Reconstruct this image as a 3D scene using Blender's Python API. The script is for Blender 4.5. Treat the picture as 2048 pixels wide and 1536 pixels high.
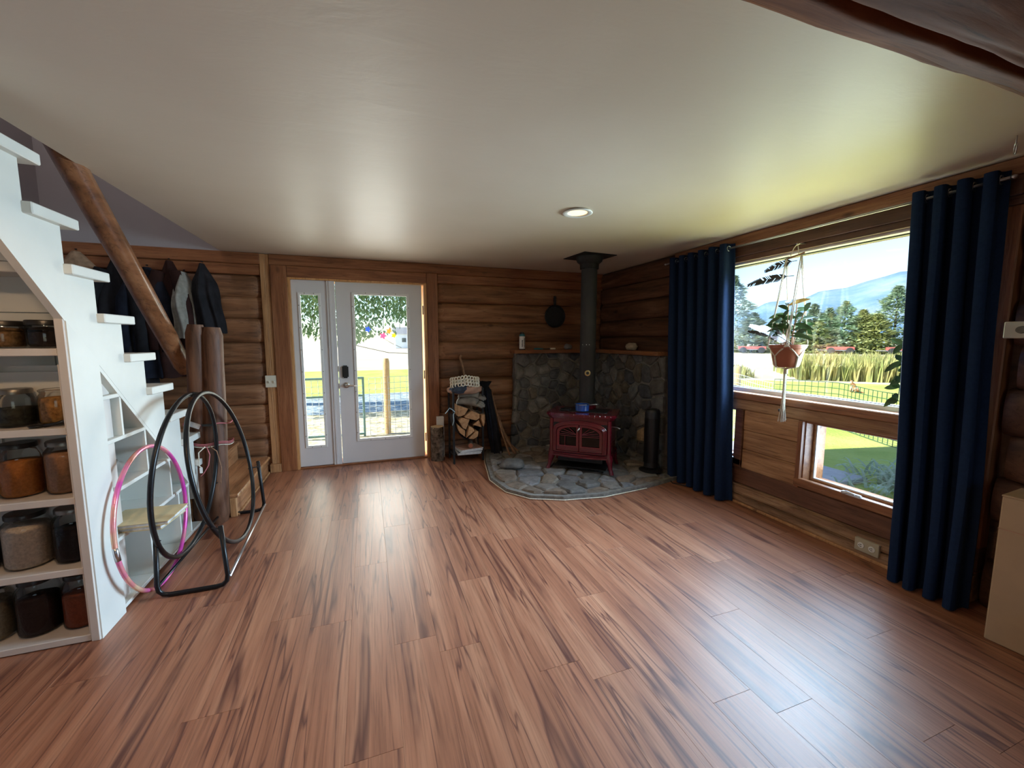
import bpy, bmesh, math, random
from mathutils import Vector, Matrix, Euler, noise as mnoise
R = math.radians
sc = bpy.context.scene
C = sc.collection
for o in list(bpy.data.objects):
    bpy.data.objects.remove(o)

# ------------------------------------------------------------------ camera
cam_d = bpy.data.cameras.new('camera'); cam = bpy.data.objects.new('camera', cam_d); C.objects.link(cam)
cam_d.sensor_width = 36.0; cam_d.lens = 813.18 / 2048 * 36.0
cam_d.clip_start = 0.02; cam_d.clip_end = 3000
cam.location = (0, 0, 1.4075)
cam.rotation_euler = (R(90 - 6.2022), 0, R(-19.4978))
sc.camera = cam

# ------------------------------------------------------------------ world, sun, daylight, exposure
sc.view_settings.view_transform = 'Standard'
sc.view_settings.look = 'None'
sc.view_settings.gamma = 1.0
sc.view_settings.use_curve_mapping = False
sc.view_settings.exposure = 0.42
W = bpy.data.worlds.new('sky'); sc.world = W; W.use_nodes = True
wn = W.node_tree.nodes; wl = W.node_tree.links
wn.clear()
w_out = wn.new('ShaderNodeOutputWorld'); w_bg = wn.new('ShaderNodeBackground'); w_sky = wn.new('ShaderNodeTexSky')
w_sky.sky_type = 'NISHITA'; w_sky.sun_disc = False
w_sky.sun_elevation = R(38); w_sky.sun_rotation = R(-75); w_sky.altitude = 1200; w_sky.air_density = 1.0; w_sky.dust_density = 0.6; w_sky.ozone_density = 1.6
w_bg.inputs['Strength'].default_value = 0.27
wl.new(w_sky.outputs[0], w_bg.inputs[0]); wl.new(w_bg.outputs[0], w_out.inputs[0])

def add_light(name, kind, loc, energy, color=(1, 1, 1), direction=None, **kw):
    d = bpy.data.lights.new(name, kind); d.energy = energy; d.color = color
    for k, v in kw.items():
        setattr(d, k, v)
    o = bpy.data.objects.new(name, d); C.objects.link(o); o.location = loc
    if direction is not None:
        o.rotation_euler = Vector(direction).to_track_quat('-Z', 'Y').to_euler()
    return o

SUN_TO = Vector((0.78, -0.16, -0.61))
add_light('sun', 'SUN', (-20, 8, 20), 9.0, (1.0, 0.95, 0.86), SUN_TO, angle=R(0.6))
# area lights added outside the panes to boost the window daylight
add_light('daylight_boost_big_window', 'AREA', (3.30, 2.15, 1.51), 150, (0.50, 0.70, 1.0), (-1, 0, -0.55), shape='RECTANGLE', size=1.75, size_y=1.0, spread=R(118))
add_light('lawn_bounce_fill', 'AREA', (3.32, 2.15, 1.46), 34, (0.98, 1.0, 0.42), (-0.9, 0, 0.22), shape='RECTANGLE', size=1.75, size_y=0.9)  # added yellow-green fill standing in for light off the lawn
add_light('daylight_boost_lower_window', 'AREA', (3.30, 1.70, 0.61), 9, (0.55, 0.74, 1.0), (-1, 0, 0), shape='RECTANGLE', size=0.6, size_y=0.36)
add_light('daylight_boost_door', 'AREA', (0.15, 5.14, 1.09), 20, (1.0, 0.95, 0.88), (0, -1, 0), shape='RECTANGLE', size=0.56, size_y=1.6)
add_light('daylight_boost_sidelight', 'AREA', (-0.57, 5.14, 1.06), 5, (1.0, 0.97, 0.85), (0, -1, 0), shape='RECTANGLE', size=0.16, size_y=1.6)
add_light('daylight_boost_lower_window', 'AREA', (3.30, 2.84, 0.61), 12, (0.50, 0.70, 1.0), (-1, 0, 0), shape='RECTANGLE', size=0.34, size_y=0.32)
add_light('rear_window_fill', 'AREA', (0.2, -3.3, 1.5), 4, (1.0, 0.95, 0.88), (0, 1, 0), shape='RECTANGLE', size=1.7, size_y=1.1)  # added fill from behind the camera

# ------------------------------------------------------------------ helpers
rnd = random.Random(7)

class MB:
    def __init__(s):
        s.v = []; s.f = []
    def add(s, vs, fs):
        n = len(s.v); s.v += [tuple(v) for v in vs]; s.f += [tuple(i + n for i in f) for f in fs]; return s
    def box(s, x0, x1, y0, y1, z0, z1, M=None):
        vs = [Vector((x, y, z)) for x in (x0, x1) for y in (y0, y1) for z in (z0, z1)]
        if M is not None: vs = [M @ v for v in vs]
        return s.add(vs, [(0, 1, 3, 2), (4, 6, 7, 5), (0, 4, 5, 1), (2, 3, 7, 6), (0, 2, 6, 4), (1, 5, 7, 3)])
    def tube(s, pts, r, n=8, closed=False, caps=True):
        pts = [Vector(p) for p in pts]; m = len(pts)
        rr = r if isinstance(r, (list, tuple)) else [r] * m
        vs = []; fs = []
        prev = None
        for i, p in enumerate(pts):
            if closed: t = pts[(i + 1) % m] - pts[i - 1]
            else: t = pts[min(i + 1, m - 1)] - pts[max(i - 1, 0)]
            if t.length < 1e-9: t = Vector((0, 0, 1))
            t.normalize()
            if prev is None:
                a = Vector((0, 0, 1)) if abs(t.z) < 0.9 else Vector((1, 0, 0))
                u = t.cross(a).normalized()
            else:
                u = prev - t * prev.dot(t)
                u = u.normalized() if u.length > 1e-6 else t.orthogonal().normalized()
            prev = u; w = t.cross(u)
            for k in range(n):
                a = 2 * math.pi * k / n
                vs.append(p + (u * math.cos(a) + w * math.sin(a)) * rr[i])
        for i in range(m if closed else m - 1):
            j = (i + 1) % m
            for k in range(n):
                l = (k + 1) % n
                fs.append((i * n + k, i * n + l, j * n + l, j * n + k))
        if caps and not closed:
            fs.append(tuple(range(n - 1, -1, -1))); fs.append(tuple((m - 1) * n + k for k in range(n)))
        return s.add(vs, fs)
    def lathe(s, prof, n=20, c=(0, 0, 0), M=None, close=False):
        vs = []; fs = []; m = len(prof)
        for (r, z) in prof:
            for k in range(n):
                a = 2 * math.pi * k / n
                v = Vector((c[0] + r * math.cos(a), c[1] + r * math.sin(a), c[2] + z))
                vs.append(M @ v if M is not None else v)
        for i in range(m - 1):
            for k in range(n):
                l = (k + 1) % n
                fs.append((i * n + k, i * n + l, (i + 1) * n + l, (i + 1) * n + k))
        if close:
            fs.append(tuple(range(n - 1, -1, -1))); fs.append(tuple((m - 1) * n + k for k in range(n)))
        return s.add(vs, fs)
    def prism(s, poly, fn, d0, d1):
        # poly of 2D points, fn(u, v, d) -> 3D
        n = len(poly)
        vs = [fn(u, v, d0) for u, v in poly] + [fn(u, v, d1) for u, v in poly]
        fs = [tuple(range(n - 1, -1, -1)), tuple(range(n, 2 * n))] + [(i, (i + 1) % n, n + (i + 1) % n, n + i) for i in range(n)]
        return s.add(vs, fs)
    def sheet(s, rows, thick=None):
        nu = len(rows); nv = len(rows[0])
        vs = [v for r in rows for v in r]
        fs = [(i * nv + j, i * nv + j + 1, (i + 1) * nv + j + 1, (i + 1) * nv + j) for i in range(nu - 1) for j in range(nv - 1)]
        return s.add(vs, fs)
    def ring(s, outer, inner, fn, d0, d1):
        # frame between two outlines with equal point counts
        n = len(outer)
        vs = [fn(*p, d0) for p in outer] + [fn(*p, d0) for p in inner] + [fn(*p, d1) for p in outer] + [fn(*p, d1) for p in inner]
        fs = []
        for i in range(n):
            j = (i + 1) % n
            fs += [(i, j, n + j, n + i), (2 * n + i, 3 * n + i, 3 * n + j, 2 * n + j), (i, 2 * n + i, 2 * n + j, j), (n + i, n + j, 3 * n + j, 3 * n + i)]
        return s.add(vs, fs)
    def build(s, name, mat, parent=None, loc=None, rot=None, smooth=False, bevel=0, weld=False, seg=1):
        me = bpy.data.meshes.new(name)
        me.from_pydata([tuple(v) for v in s.v], [], s.f)
        bm = bmesh.new(); bm.from_mesh(me)
        if weld: bmesh.ops.remove_doubles(bm, verts=bm.verts, dist=1e-5)
        bmesh.ops.recalc_face_normals(bm, faces=bm.faces)
        if bevel:
            bmesh.ops.bevel(bm, geom=list(bm.edges), offset=bevel, segments=seg, affect='EDGES', clamp_overlap=True)
        if smooth:
            for f in bm.faces: f.smooth = True
        bm.to_mesh(me); bm.free()
        if smooth == 'auto':
            try: me.set_sharp_from_angle(angle=R(40))
            except Exception: pass
        me.materials.append(mat)
        o = bpy.data.objects.new(name, me); C.objects.link(o)
        if parent is not None: o.parent = parent
        if loc is not None: o.location = loc
        if rot is not None: o.rotation_euler = rot
        return o

def tag(o, label=None, cat=None, group=None, kind=None):
    if label: o['label'] = label
    if cat: o['category'] = cat
    if group: o['group'] = group
    if kind: o['kind'] = kind
    return o
def thing(name, label, cat, loc=(0, 0, 0), rotz=0, group=None):
    o = bpy.data.objects.new(name, None); C.objects.link(o); o.location = loc; o.rotation_euler = (0, 0, rotz)
    o.empty_display_size = 0.05
    return tag(o, label, cat, group)
def struct(name, mb, mat, **k):
    return tag(mb.build(name, mat, **k), kind='structure')
def share(o, name, parent=None, loc=None, rot=None, scale=None):
    c = bpy.data.objects.new(name, o.data); C.objects.link(c)
    if parent is not None: c.parent = parent
    if loc is not None: c.location = loc
    if rot is not None: c.rotation_euler = rot
    if scale is not None: c.scale = scale
    return c
def copy_tree(o, parent=None):
    c = o.copy(); C.objects.link(c); c.parent = parent
    for ch in list(o.children): copy_tree(ch, c)
    return c
def nz(x, y=0, z=0, s=1.0):
    return mnoise.noise(Vector((x * s, y * s, z * s)))

# ------------------------------------------------------------------ materials
def new_mat(name):
    m = bpy.data.materials.new(name); m.use_nodes = True
    nt = m.node_tree; b = nt.nodes['Principled BSDF']
    return m, nt, b
def ramp(nt, stops):
    r = nt.nodes.new('ShaderNodeValToRGB'); e = r.color_ramp.elements
    while len(e) < len(stops): e.new(0.5)
    for k, (p, c) in enumerate(stops):
        e[k].position = p; e[k].color = (*c, 1)
    return r
def coords(nt, scale=(1, 1, 1), rand=True, space='Object'):
    tc = nt.nodes.new('ShaderNodeTexCoord'); mp = nt.nodes.new('ShaderNodeMapping'); mp.inputs['Scale'].default_value = scale
    nt.links.new(tc.outputs[space], mp.inputs['Vector'])
    if rand:
        oi = nt.nodes.new('ShaderNodeObjectInfo'); ma = nt.nodes.new('ShaderNodeMath'); ma.operation = 'MULTIPLY'; ma.inputs[1].default_value = 61.7
        nt.links.new(oi.outputs['Random'], ma.inputs[0]); nt.links.new(ma.outputs[0], mp.inputs['Location'])
        return mp, oi
    return mp, None
def noise_node(nt, vec, scale=5, detail=4, rough=0.55, dist=0.0):
    n = nt.nodes.new('ShaderNodeTexNoise'); n.inputs['Scale'].default_value = scale; n.inputs['Detail'].default_value = detail
    n.inputs['Roughness'].default_value = rough; n.inputs['Distortion'].default_value = dist
    nt.links.new(vec.outputs[0], n.inputs['Vector']); return n
def bump(nt, b, src, strength=0.2, dist=0.01):
    bp = nt.nodes.new('ShaderNodeBump'); bp.inputs['Strength'].default_value = strength; bp.inputs['Distance'].default_value = dist
    nt.links.new(src, bp.inputs['Height']); nt.links.new(bp.outputs[0], b.inputs['Normal'])
def mixc(nt, fac, a, b_, mode='MIX'):
    m = nt.nodes.new('ShaderNodeMix'); m.data_type = 'RGBA'; m.blend_type = mode
    for sock, v in ((m.inputs[0], fac), (m.inputs[6], a), (m.inputs[7], b_)):
        if hasattr(v, 'is_linked'): nt.links.new(v, sock)
        elif isinstance(v, (int, float)): sock.default_value = v
        else: sock.default_value = (*v, 1)
    return m.outputs[2]
def vary(nt, col, oi, amt):
    hs = nt.nodes.new('ShaderNodeHueSaturation'); mr = nt.nodes.new('ShaderNodeMapRange')
    mr.inputs['To Min'].default_value = 1 - amt; mr.inputs['To Max'].default_value = 1 + amt
    nt.links.new(oi.outputs['Random'], mr.inputs['Value']); nt.links.new(mr.outputs[0], hs.inputs['Value']); nt.links.new(col, hs.inputs['Color'])
    return hs.outputs['Color']
def plain(name, col, rough=0.5, metal=0.0, var=0.12, scale=12, spec=0.5, bmp=0.0, coat=0.0, rand=0.0):
    m, nt, b = new_mat(name)
    mp, oi = coords(nt)
    n = noise_node(nt, mp, scale, 5)
    r = ramp(nt, [(0.3, tuple(c * (1 - var) for c in col)), (0.7, tuple(min(1, c * (1 + var)) for c in col))])
    nt.links.new(n.outputs[0], r.inputs[0])
    out = r.outputs[0]
    if rand: out = vary(nt, out, oi, rand)
    nt.links.new(out, b.inputs['Base Color'])
    b.inputs['Roughness'].default_value = rough; b.inputs['Metallic'].default_value = metal
    b.inputs['Specular IOR Level'].default_value = spec; b.inputs['Coat Weight'].default_value = coat
    if bmp: bump(nt, b, n.outputs[0], bmp)
    return m
def wood(name, dark, mid, light, axis='X', stretch=14, scale=1.6, rough=0.55, var=0.15, bmp=0.25, knots=True, coat=0.0, spec=0.4, fine=0.7):
    m, nt, b = new_mat(name)
    k = {'X': (1, stretch, stretch), 'Y': (stretch, 1, stretch), 'Z': (stretch, stretch, 1)}[axis]
    mp, oi = coords(nt, k)
    n = noise_node(nt, mp, scale, 7, 0.6, 0.5)
    r = ramp(nt, [(0.28, dark), (0.5, mid), (0.72, light)])
    nt.links.new(n.outputs[0], r.inputs[0])
    col = r.outputs[0]
    if knots:
        mp2, _ = coords(nt, {'X': (1.0, 2.2, 2.2), 'Y': (2.2, 1.0, 2.2), 'Z': (2.2, 2.2, 1.0)}[axis])
        vo = nt.nodes.new('ShaderNodeTexVoronoi'); vo.inputs['Scale'].default_value = 2.0
        nt.links.new(mp2.outputs[0], vo.inputs['Vector'])
        r2 = ramp(nt, [(0.05, (0.25, 0.2, 0.18)), (0.11, (1, 1, 1))])
        nt.links.new(vo.outputs['Distance'], r2.inputs[0])
        col = mixc(nt, 0.8, col, r2.outputs[0], 'MULTIPLY')
    kf = {'X': (1.6, stretch * 2.5, stretch * 2.5), 'Y': (stretch * 2.5, 1.6, stretch * 2.5), 'Z': (stretch * 2.5, stretch * 2.5, 1.6)}[axis]
    mpf, _ = coords(nt, kf); nf = noise_node(nt, mpf, scale * 1.6, 6, 0.7, 0.8)
    rf = ramp(nt, [(0.36, (0.42, 0.36, 0.33)), (0.47, (1, 1, 1)), (0.75, (1.18, 1.15, 1.1))]); nt.links.new(nf.outputs[0], rf.inputs[0])
    col = mixc(nt, fine, col, rf.outputs[0], 'MULTIPLY')
    col = vary(nt, col, oi, var)
    nt.links.new(col, b.inputs['Base Color'])
    b.inputs['Roughness'].default_value = rough; b.inputs['Coat Weight'].default_value = coat; b.inputs['Specular IOR Level'].default_value = spec
    if bmp: bump(nt, b, n.outputs[0], bmp, 0.006)
    return m

M = {}
M['log'] = wood('log_wood_lit', (0.085, 0.036, 0.015), (0.235, 0.103, 0.045), (0.36, 0.18, 0.09), 'X', 9, 1.3, 0.6, 0.22, 0.35)  # back wall copy, the light near the door raised into its colour
M['log_shaded'] = wood('log_wood_shaded', (0.035, 0.016, 0.008), (0.105, 0.046, 0.023), (0.18, 0.088, 0.046), 'Y', 9, 1.3, 0.6, 0.22, 0.35)  # darker copy for the window wall, its shade put into the colour
M['post'] = wood('post_wood', (0.045, 0.019, 0.010), (0.13, 0.055, 0.028), (0.24, 0.12, 0.07), 'Z', 8, 1.5, 0.55, 0.12, 0.6)
M['rail'] = wood('rail_wood', (0.10, 0.036, 0.014), (0.21, 0.080, 0.032), (0.31, 0.14, 0.065), 'Y', 7, 1.5, 0.32, 0.1, 0.2, coat=0.3)
M['beam'] = wood('beam_wood', (0.07, 0.024, 0.01), (0.17, 0.062, 0.026), (0.28, 0.12, 0.05), 'X', 6, 1.2, 0.75, 0.1, 0.6, spec=0.05)
M['trim_x'] = wood('trim_wood_x', (0.16, 0.056, 0.022), (0.26, 0.098, 0.040), (0.35, 0.150, 0.066), 'X', 14, 1.6, 0.45, 0.12, 0.15)
M['trim_z'] = wood('trim_wood_z', (0.16, 0.056, 0.022), (0.26, 0.098, 0.040), (0.35, 0.150, 0.066), 'Z', 14, 1.6, 0.45, 0.12, 0.15)
M['trim_y'] = wood('trim_wood_y', (0.16, 0.06, 0.025), (0.28, 0.115, 0.048), (0.38, 0.18, 0.08), 'Y', 14, 1.6, 0.45, 0.12, 0.15)
M['batten'] = wood('batten_wood', (0.32, 0.15, 0.06), (0.45, 0.23, 0.10), (0.55, 0.31, 0.15), 'Z', 14, 1.6, 0.5, 0.08, 0.15)
M['plank_y'] = wood('plank_wood', (0.20, 0.09, 0.04), (0.36, 0.19, 0.09), (0.50, 0.30, 0.16), 'Y', 12, 1.6, 0.6, 0.14, 0.2)
M['timber_y'] = wood('timber_wood', (0.08, 0.04, 0.02), (0.30, 0.17, 0.09), (0.50, 0.33, 0.19), 'Y', 8, 1.6, 0.7, 0.15, 0.4)
M['darkboard'] = wood('dark_board_wood', (0.07, 0.03, 0.017), (0.13, 0.055, 0.03), (0.19, 0.09, 0.05), 'Y', 14, 1.6, 0.45, 0.1, 0.1, knots=False)
M['firewood'] = wood('split_wood', (0.32, 0.16, 0.07), (0.46, 0.25, 0.12), (0.58, 0.35, 0.18), 'Y', 6, 4, 0.8, 0.15, 0.2, knots=False)
M['bark'] = plain('bark', (0.13, 0.095, 0.07), 0.95, var=0.75, scale=28, bmp=0.9, spec=0.1)
M['cutend'] = plain('cut_end', (0.62, 0.42, 0.22), 0.8, var=0.15, scale=30)
M['steptread'] = wood('step_wood', (0.18, 0.07, 0.03), (0.42, 0.20, 0.09), (0.55, 0.30, 0.15), 'Y', 9, 1.6, 0.3, 0.1, 0.05, knots=False, coat=0.4)
M['stick'] = plain('stick_wood', (0.28, 0.15, 0.08), 0.7, var=0.4, scale=20)
M['white'] = plain('white_paint', (0.69, 0.68, 0.62), 0.42, var=0.06, scale=3)
M['whitewood'] = plain('white_shelf_paint', (0.68, 0.62, 0.56), 0.5, var=0.06, scale=4)
M['doorpaint'] = plain('door_paint', (0.70, 0.69, 0.70), 0.38, var=0.03, scale=3)
M['vinyl'] = plain('vinyl_frame', (0.72, 0.75, 0.78), 0.35, var=0.03)
M['greywall'] = plain('grey_wall_paint', (0.36, 0.33, 0.345), 0.7, var=0.04, scale=2)
M['mortar'] = plain('mortar', (0.20, 0.185, 0.165), 0.9, var=0.3, scale=25, bmp=0.5)
M['chink'] = plain('chinking', (0.12, 0.07, 0.045), 0.9, var=0.4, scale=20)
M['blackiron'] = plain('black_iron', (0.018, 0.018, 0.02), 0.55, 0.3, var=0.3, scale=30)
M['blackpaint'] = plain('black_tube_paint', (0.006, 0.006, 0.007), 0.32, 0.0, var=0.2, spec=0.35)
M['pipe'] = plain('stove_pipe_black', (0.030, 0.029, 0.031), 0.65, 0.2, var=0.2, scale=8)
M['steel'] = plain('steel', (0.6, 0.6, 0.62), 0.28, 1.0, var=0.1)
M['silver'] = plain('satin_nickel', (0.65, 0.60, 0.54), 0.3, 1.0, var=0.08)
M['brass'] = plain('brass', (0.6, 0.45, 0.2), 0.3, 1.0)
M['enamel_red'] = plain('red_enamel', (0.115, 0.006, 0.014), 0.16, 0.0, var=0.15, scale=5, coat=0.7)
M['enamel_blue'] = plain('blue_enamel', (0.02, 0.08, 0.36), 0.2, 0.0, coat=0.5)
M['navy'] = plain('navy_fabric', (0.011, 0.024, 0.062), 0.9, var=0.12, scale=60, spec=0.1)
M['blackplastic'] = plain('black_plastic', (0.012, 0.012, 0.013), 0.4)
M['cream'] = plain('cream_plastic', (0.68, 0.64, 0.52), 0.4, var=0.04)
M['beige'] = plain('beige_plate', (0.45, 0.40, 0.29), 0.5, var=0.08)
M['whiteplastic'] = plain('white_plastic', (0.8, 0.8, 0.78), 0.4, var=0.03)
M['terracotta'] = plain('terracotta_plastic', (0.36, 0.11, 0.055), 0.45, var=0.1)
M['rope'] = plain('cotton_rope', (0.72, 0.66, 0.54), 0.9, var=0.2, scale=80)
M['leaf'] = plain('plant_leaf', (0.045, 0.11, 0.03), 0.4, var=0.5, scale=8, rand=0.3)
M['leafyellow'] = plain('yellowing_leaf', (0.5, 0.30, 0.05), 0.45, var=0.3)
M['feather_dark'] = plain('dark_feather', (0.06, 0.055, 0.055), 0.7, var=0.5, scale=30)
M['feather_white'] = plain('white_feather', (0.72, 0.72, 0.74), 0.7, var=0.12, scale=25)
M['cardboard'] = plain('cardboard', (0.42, 0.29, 0.18), 0.75, var=0.06, scale=6)
M['black_cloth'] = plain('black_cloth', (0.012, 0.012, 0.015), 0.85, var=0.4, spec=0.2)
M['navy_cloth'] = plain('navy_cloth', (0.010, 0.013, 0.024), 0.85, var=0.4, spec=0.2)
M['maroon_cloth'] = plain('maroon_cloth', (0.028, 0.010, 0.008), 0.85, var=0.3, spec=0.2)
M['grey_cloth'] = plain('grey_cloth', (0.28, 0.27, 0.24), 0.9, var=0.25, scale=20, spec=0.2)
M['charcoal_cloth'] = plain('charcoal_cloth', (0.016, 0.016, 0.020), 0.85, var=0.4, spec=0.2)
M['tan_cloth'] = plain('tan_cloth', (0.30, 0.20, 0.13), 0.9, var=0.3, scale=20, spec=0.2)
M['suede'] = plain('grey_suede', (0.20, 0.18, 0.15), 0.9, var=0.3, scale=15)
M['denim'] = plain('dark_denim', (0.035, 0.05, 0.08), 0.9, var=0.4, scale=15)
M['brownpaper'] = plain('brown_paper', (0.42, 0.24, 0.16), 0.85, var=0.2)
M['paper'] = plain('newsprint', (0.62, 0.62, 0.62), 0.8, var=0.2, scale=40)
M['oldpaper'] = plain('aged_paper', (0.62, 0.52, 0.30), 0.75, var=0.12, scale=10)
M['pinkcord'] = plain('pink_cord', (0.55, 0.16, 0.18), 0.7)
M['greencord'] = plain('pale_blue_string', (0.45, 0.62, 0.70), 0.8)
M['ash'] = plain('ash_grey_stone', (0.30, 0.29, 0.285), 0.9, var=0.3, scale=9, bmp=0.4, rand=0.3)
M['concrete'] = plain('concrete', (0.50, 0.48, 0.50), 0.9, var=0.1)
M['teal'] = plain('teal_plastic', (0.03, 0.18, 0.22), 0.4)
M['galv'] = plain('galvanised_wire', (0.62, 0.66, 0.68), 0.45, 0.3)
M['greenwire'] = plain('green_wire', (0.03, 0.10, 0.05), 0.5)
M['gatepaint'] = plain('gate_paint', (0.16, 0.28, 0.26), 0.5)
M['trunk'] = plain('trunk_bark', (0.13, 0.09, 0.065), 0.95, var=0.4)
M['red_paint'] = plain('red_machine_paint', (0.42, 0.09, 0.07), 0.6)
M['tyre'] = plain('tyre_rubber', (0.02, 0.02, 0.02), 0.8)
M['siding'] = plain('white_siding', (0.75, 0.77, 0.8), 0.6, var=0.04)
M['rooftile'] = plain('grey_roof', (0.22, 0.22, 0.24), 0.8)
M['darkglass'] = plain('dark_window_glass', (0.05, 0.07, 0.09), 0.1)

def foliage(name, a, b_, trans=0.25):
    m, nt, b = new_mat(name)
    mp, oi = coords(nt)
    n = noise_node(nt, mp, 1.7, 3)
    r = ramp(nt, [(0.3, a), (0.7, b_)]); nt.links.new(n.outputs[0], r.inputs[0])
    nt.links.new(vary(nt, r.outputs[0], oi, 0.15), b.inputs['Base Color'])
    b.inputs['Roughness'].default_value = 0.7
    t = nt.nodes.new('ShaderNodeBsdfTranslucent'); nt.links.new(r.outputs[0], t.inputs[0])
    mx = nt.nodes.new('ShaderNodeMixShader'); mx.inputs[0].default_value = trans
    nt.links.new(b.outputs[0], mx.inputs[1]); nt.links.new(t.outputs[0], mx.inputs[2]); nt.links.new(mx.outputs[0], nt.nodes['Material Output'].inputs[0])
    return m
M['pine'] = foliage('pine_needles', (0.20, 0.26, 0.10), (0.52, 0.52, 0.22))
M['spruce'] = foliage('spruce_needles', (0.20, 0.30, 0.22), (0.42, 0.50, 0.32))
M['willow'] = foliage('willow_leaves', (0.10, 0.19, 0.09), (0.34, 0.44, 0.20))
M['feather_white'] = foliage('white_feather_vane', (0.62, 0.63, 0.68), (0.80, 0.80, 0.84), 0.5)
M['drygrass'] = foliage('dry_grass', (0.28, 0.34, 0.10), (0.55, 0.46, 0.18))
M['shrub'] = foliage('shrub_leaves', (0.34, 0.44, 0.30), (0.62, 0.68, 0.52))

def glass(name, tint=(0.95, 0.98, 0.97), refl=1.0, rough=0.0, ior=1.45):
    m, nt, b = new_mat(name); nt.nodes.remove(b)
    tr = nt.nodes.new('ShaderNodeBsdfTransparent'); tr.inputs[0].default_value = (*tint, 1)
    gl = nt.nodes.new('ShaderNodeBsdfGlossy'); gl.inputs['Roughness'].default_value = rough
    fr = nt.nodes.new('ShaderNodeFresnel'); fr.inputs[0].default_value = ior
    mu = nt.nodes.new('ShaderNodeMath'); mu.operation = 'MULTIPLY'; mu.inputs[1].default_value = refl
    mx = nt.nodes.new('ShaderNodeMixShader')
    nt.links.new(fr.outputs[0], mu.inputs[0]); nt.links.new(mu.outputs[0], mx.inputs[0])
    nt.links.new(tr.outputs[0], mx.inputs[1]); nt.links.new(gl.outputs[0], mx.inputs[2]); nt.links.new(mx.outputs[0], nt.nodes['Material Output'].inputs[0])
    return m
M['glass'] = glass('window_glass', refl=0.6)
M['jarglass'] = glass('jar_glass', (0.93, 0.92, 0.90), 0.8, 0.03)
M['stoveglass'] = glass('stove_glass', (0.12, 0.10, 0.09), 1.0, 0.03)

def floor_mat():
    m, nt, b = new_mat('laminate_planks')
    mp, oi = coords(nt, (9.0, 0.5, 1.0))
    base = noise_node(nt, mp, 1.3, 5, 0.6, 0.3)
    r = ramp(nt, [(0.30, (0.225, 0.082, 0.042)), (0.5, (0.325, 0.132, 0.070)), (0.72, (0.43, 0.205, 0.115))])
    nt.links.new(base.outputs[0], r.inputs[0])
    mp4, _ = coords(nt, (55, 1.5, 1))
    fine = noise_node(nt, mp4, 2, 5, 0.65, 0.2)
    r4 = ramp(nt, [(0.32, (0.66, 0.62, 0.60)), (0.5, (1, 1, 1)), (0.7, (1.16, 1.16, 1.14))]); nt.links.new(fine.outputs[0], r4.inputs[0])
    col = mixc(nt, 1.0, r.outputs[0], r4.outputs[0], 'MULTIPLY')
    # long tapering dark streaks
    for (sc_, off, lo, hi) in (((5.2, 0.26, 1.0), 1.25, 0.03, 0.018), ((8.0, 0.40, 1.0), 1.6, 0.022, 0.012)):
        mp2, _ = coords(nt, sc_)
        vein = noise_node(nt, mp2, off, 2.5, 0.45, 0.25)
        r2 = ramp(nt, [(0.50 - lo, (0, 0, 0)), (0.50, (1, 1, 1)), (0.50 + hi, (0, 0, 0))]); nt.links.new(vein.outputs[0], r2.inputs[0])
        mp3, _ = coords(nt, (3.3, 0.9, 1.0)); mask = noise_node(nt, mp3, off * 1.3, 3, 0.6)
        r3 = ramp(nt, [(0.38, (0.0, 0.0, 0.0)), (0.52, (0.95, 0.95, 0.95))]); nt.links.new(mask.outputs[0], r3.inputs[0])
        k_ = mixc(nt, 1.0, r2.outputs[0], r3.outputs[0], 'MULTIPLY')
        rb = nt.nodes.new('ShaderNodeRGBToBW'); nt.links.new(k_, rb.inputs[0])
        col = mixc(nt, rb.outputs[0], col, (0.095, 0.028, 0.018))
    nt.links.new(vary(nt, col, oi, 0.04), b.inputs['Base Color'])
    b.inputs['Specular IOR Level'].default_value = 0.5
    b.inputs['Coat Weight'].default_value = 0.30; b.inputs['Coat Roughness'].default_value = 0.42
    mr = nt.nodes.new('ShaderNodeMapRange'); mr.inputs['To Min'].default_value = 0.34; mr.inputs['To Max'].default_value = 0.48
    nt.links.new(fine.outputs[0], mr.inputs['Value']); nt.links.new(mr.outputs[0], b.inputs['Roughness'])
    bump(nt, b, fine.outputs[0], 0.05, 0.002)
    return m
M['floor'] = floor_mat()

def ceiling_mat():
    m, nt, b = new_mat('satin_ceiling_paint')
    mp, _ = coords(nt, (1, 1, 1), False)
    n = noise_node(nt, mp, 1.2, 3)
    r = ramp(nt, [(0.3, (0.62, 0.54, 0.44)), (0.7, (0.67, 0.59, 0.49))]); nt.links.new(n.outputs[0], r.inputs[0])
    nt.links.new(r.outputs[0], b.inputs['Base Color'])
    b.inputs['Roughness'].default_value = 0.46; b.inputs['Specular IOR Level'].default_value = 0.22
    mp2, _ = coords(nt, (2.2, 6.0, 1), False)
    n2 = noise_node(nt, mp2, 1.6, 4, 0.6, 0.4)
    bump(nt, b, n2.outputs[0], 0.10, 0.02)
    return m
M['ceiling'] = ceiling_mat()

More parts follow.
